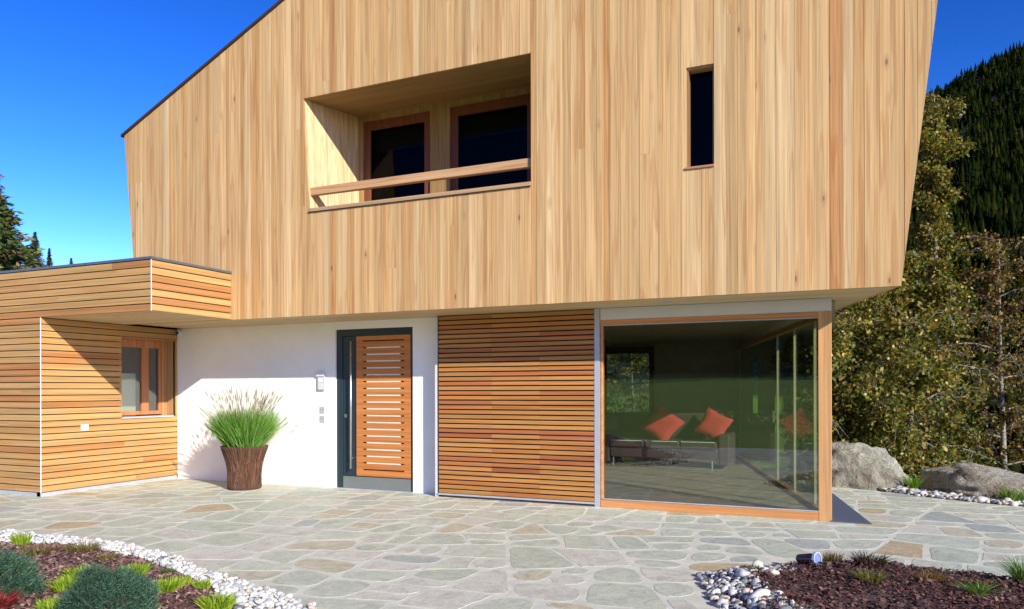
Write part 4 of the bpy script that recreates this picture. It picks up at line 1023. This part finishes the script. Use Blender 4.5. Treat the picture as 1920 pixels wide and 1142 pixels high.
spruce(-118, 85.5, 0, 23.6, 3.0, 5000, 'smallest distant spruce tip above the annex roof, nearest the house', gl, qs=.42)
# trees across the meadow (mirrored in the glass)
k = 0
for i in range(40):
    x = -62+i*2.2+random.uniform(-1, 1); y = -66+random.uniform(-8, 8)
    spruce(x, y, hgt(x, y)-2.2, random.uniform(16, 24), random.uniform(3.6, 5.2), 1500, 'dark spruce in the row across the meadow, mirrored in the glass', 'spruces across the meadow behind the camera', qs=.95, lvls=16)
# wood behind the rear window of the room
for i, (x, y, h_, r_) in enumerate(((-6.2, 24.5, 6.8, 2.4), (-8.4, 28.5, 8.2, 2.6), (-9.6, 23.2, 5.6, 2.2))):
    birch(x, y, h_-3.2, r_, 5000, ['birch seen through the rear window of the room, nearest the middle', 'taller birch behind, seen through the rear window', 'low birch at the left of the rear window view'][i], gold, limbs=34, leaf=.05)

# ------------------------------------------------------------------ mountain with its forest
def elev(az):
    a = math.degrees(az)
    return np.interp(a, [-180, -60, -35, -20, -8, 0, 4, 5.7, 7.7, 9.3, 11.1, 16, 25, 40, 60], [.03, .04, .05, .06, .16, .28, .325, .337, .352, .362, .374, .39, .40, .36, .2])
def mount(az, r):
    e = elev(az); t = (r-120)/(760-120); t = max(0, min(1.25, t))
    z = -8+(e*760+8)*(t**1.25 if t < 1 else 1-.6*(t-1)**2)
    z += (6*fbm(r*math.sin(az), r*math.cos(az), .012)+2.5*fbm(r*math.sin(az), r*math.cos(az), .05))*min(1, t*2.5)
    return z
azs = np.radians(np.linspace(-70, 62, 200)); rs = np.linspace(60, 920, 70); vs = []
for r in rs:
    for a in azs: vs.append((r*math.sin(a), r*math.cos(a), mount(a, r) if r > 120 else -8-(120-r)*.02))
I = np.arange(len(vs)).reshape(len(rs), len(azs)); fs = np.stack([I[:-1, :-1].ravel(), I[:-1, 1:].ravel(), I[1:, 1:].ravel(), I[1:, :-1].ravel()], 1)
tag(mesh_obj('mountain', np.array(vs), fs, plain('forest_floor', (.014, .017, .009), 1., var=.4, scale=.1), None, None, None, True, (0, 0, -8)), kind='structure')
V = []; F = []; T = []; nb = 0
rr = random.Random(5)
for k in range(15000):
    a = math.radians(rr.uniform(-3, 27)) if k > 2600 else math.radians(rr.uniform(2, 15)); r = math.sqrt(rr.uniform(60**2, 770**2)) if k > 2600 else rr.uniform(40, 330)
    x, y = r*math.sin(a), r*math.cos(a); z = mount(a, r) if r > 120 else -6.5-(r-40)*.02
    if r < 60: z = -5.8
    h = rr.choice([5, 6, 7, 8, 9, 11])*rr.uniform(.85, 1.15)*(1 if r > 150 else .7); w_ = h*rr.uniform(.17, .26); n = 6; ph = rr.random()*6
    base = np.array(rr.choice([(.008, .014, .003), (.005, .010, .002), (.012, .017, .003), (.018, .021, .004), (.004, .007, .002)]))*rr.uniform(.7, 1.3)
    for (f0, f1, wf) in ((.08, .5, 1.), (.32, .75, .72), (.58, 1.02, .42)):
        b0 = nb
        for i in range(n):
            t = ph+6.283*i/n; q = w_*wf*rr.uniform(.65, 1.25); V.append((x+q*math.cos(t), y+q*math.sin(t), z+h*(f0+rr.uniform(-.03, .03)))); T.append(base)
        V.append((x+rr.uniform(-.1, .1), y, z+h*f1)); T.append(base*1.15); nb += n+1
        for i in range(n): F.append((b0+i, b0+(i+1) % n, b0+n))
tag(mesh_obj('conifer_forest', np.array(V), np.array(F), M['forest'], np.array(T), None, None, False, (60, 400, 0)), 'dense dark conifer forest covering the mountainside on the right', 'forest', kind='stuff')
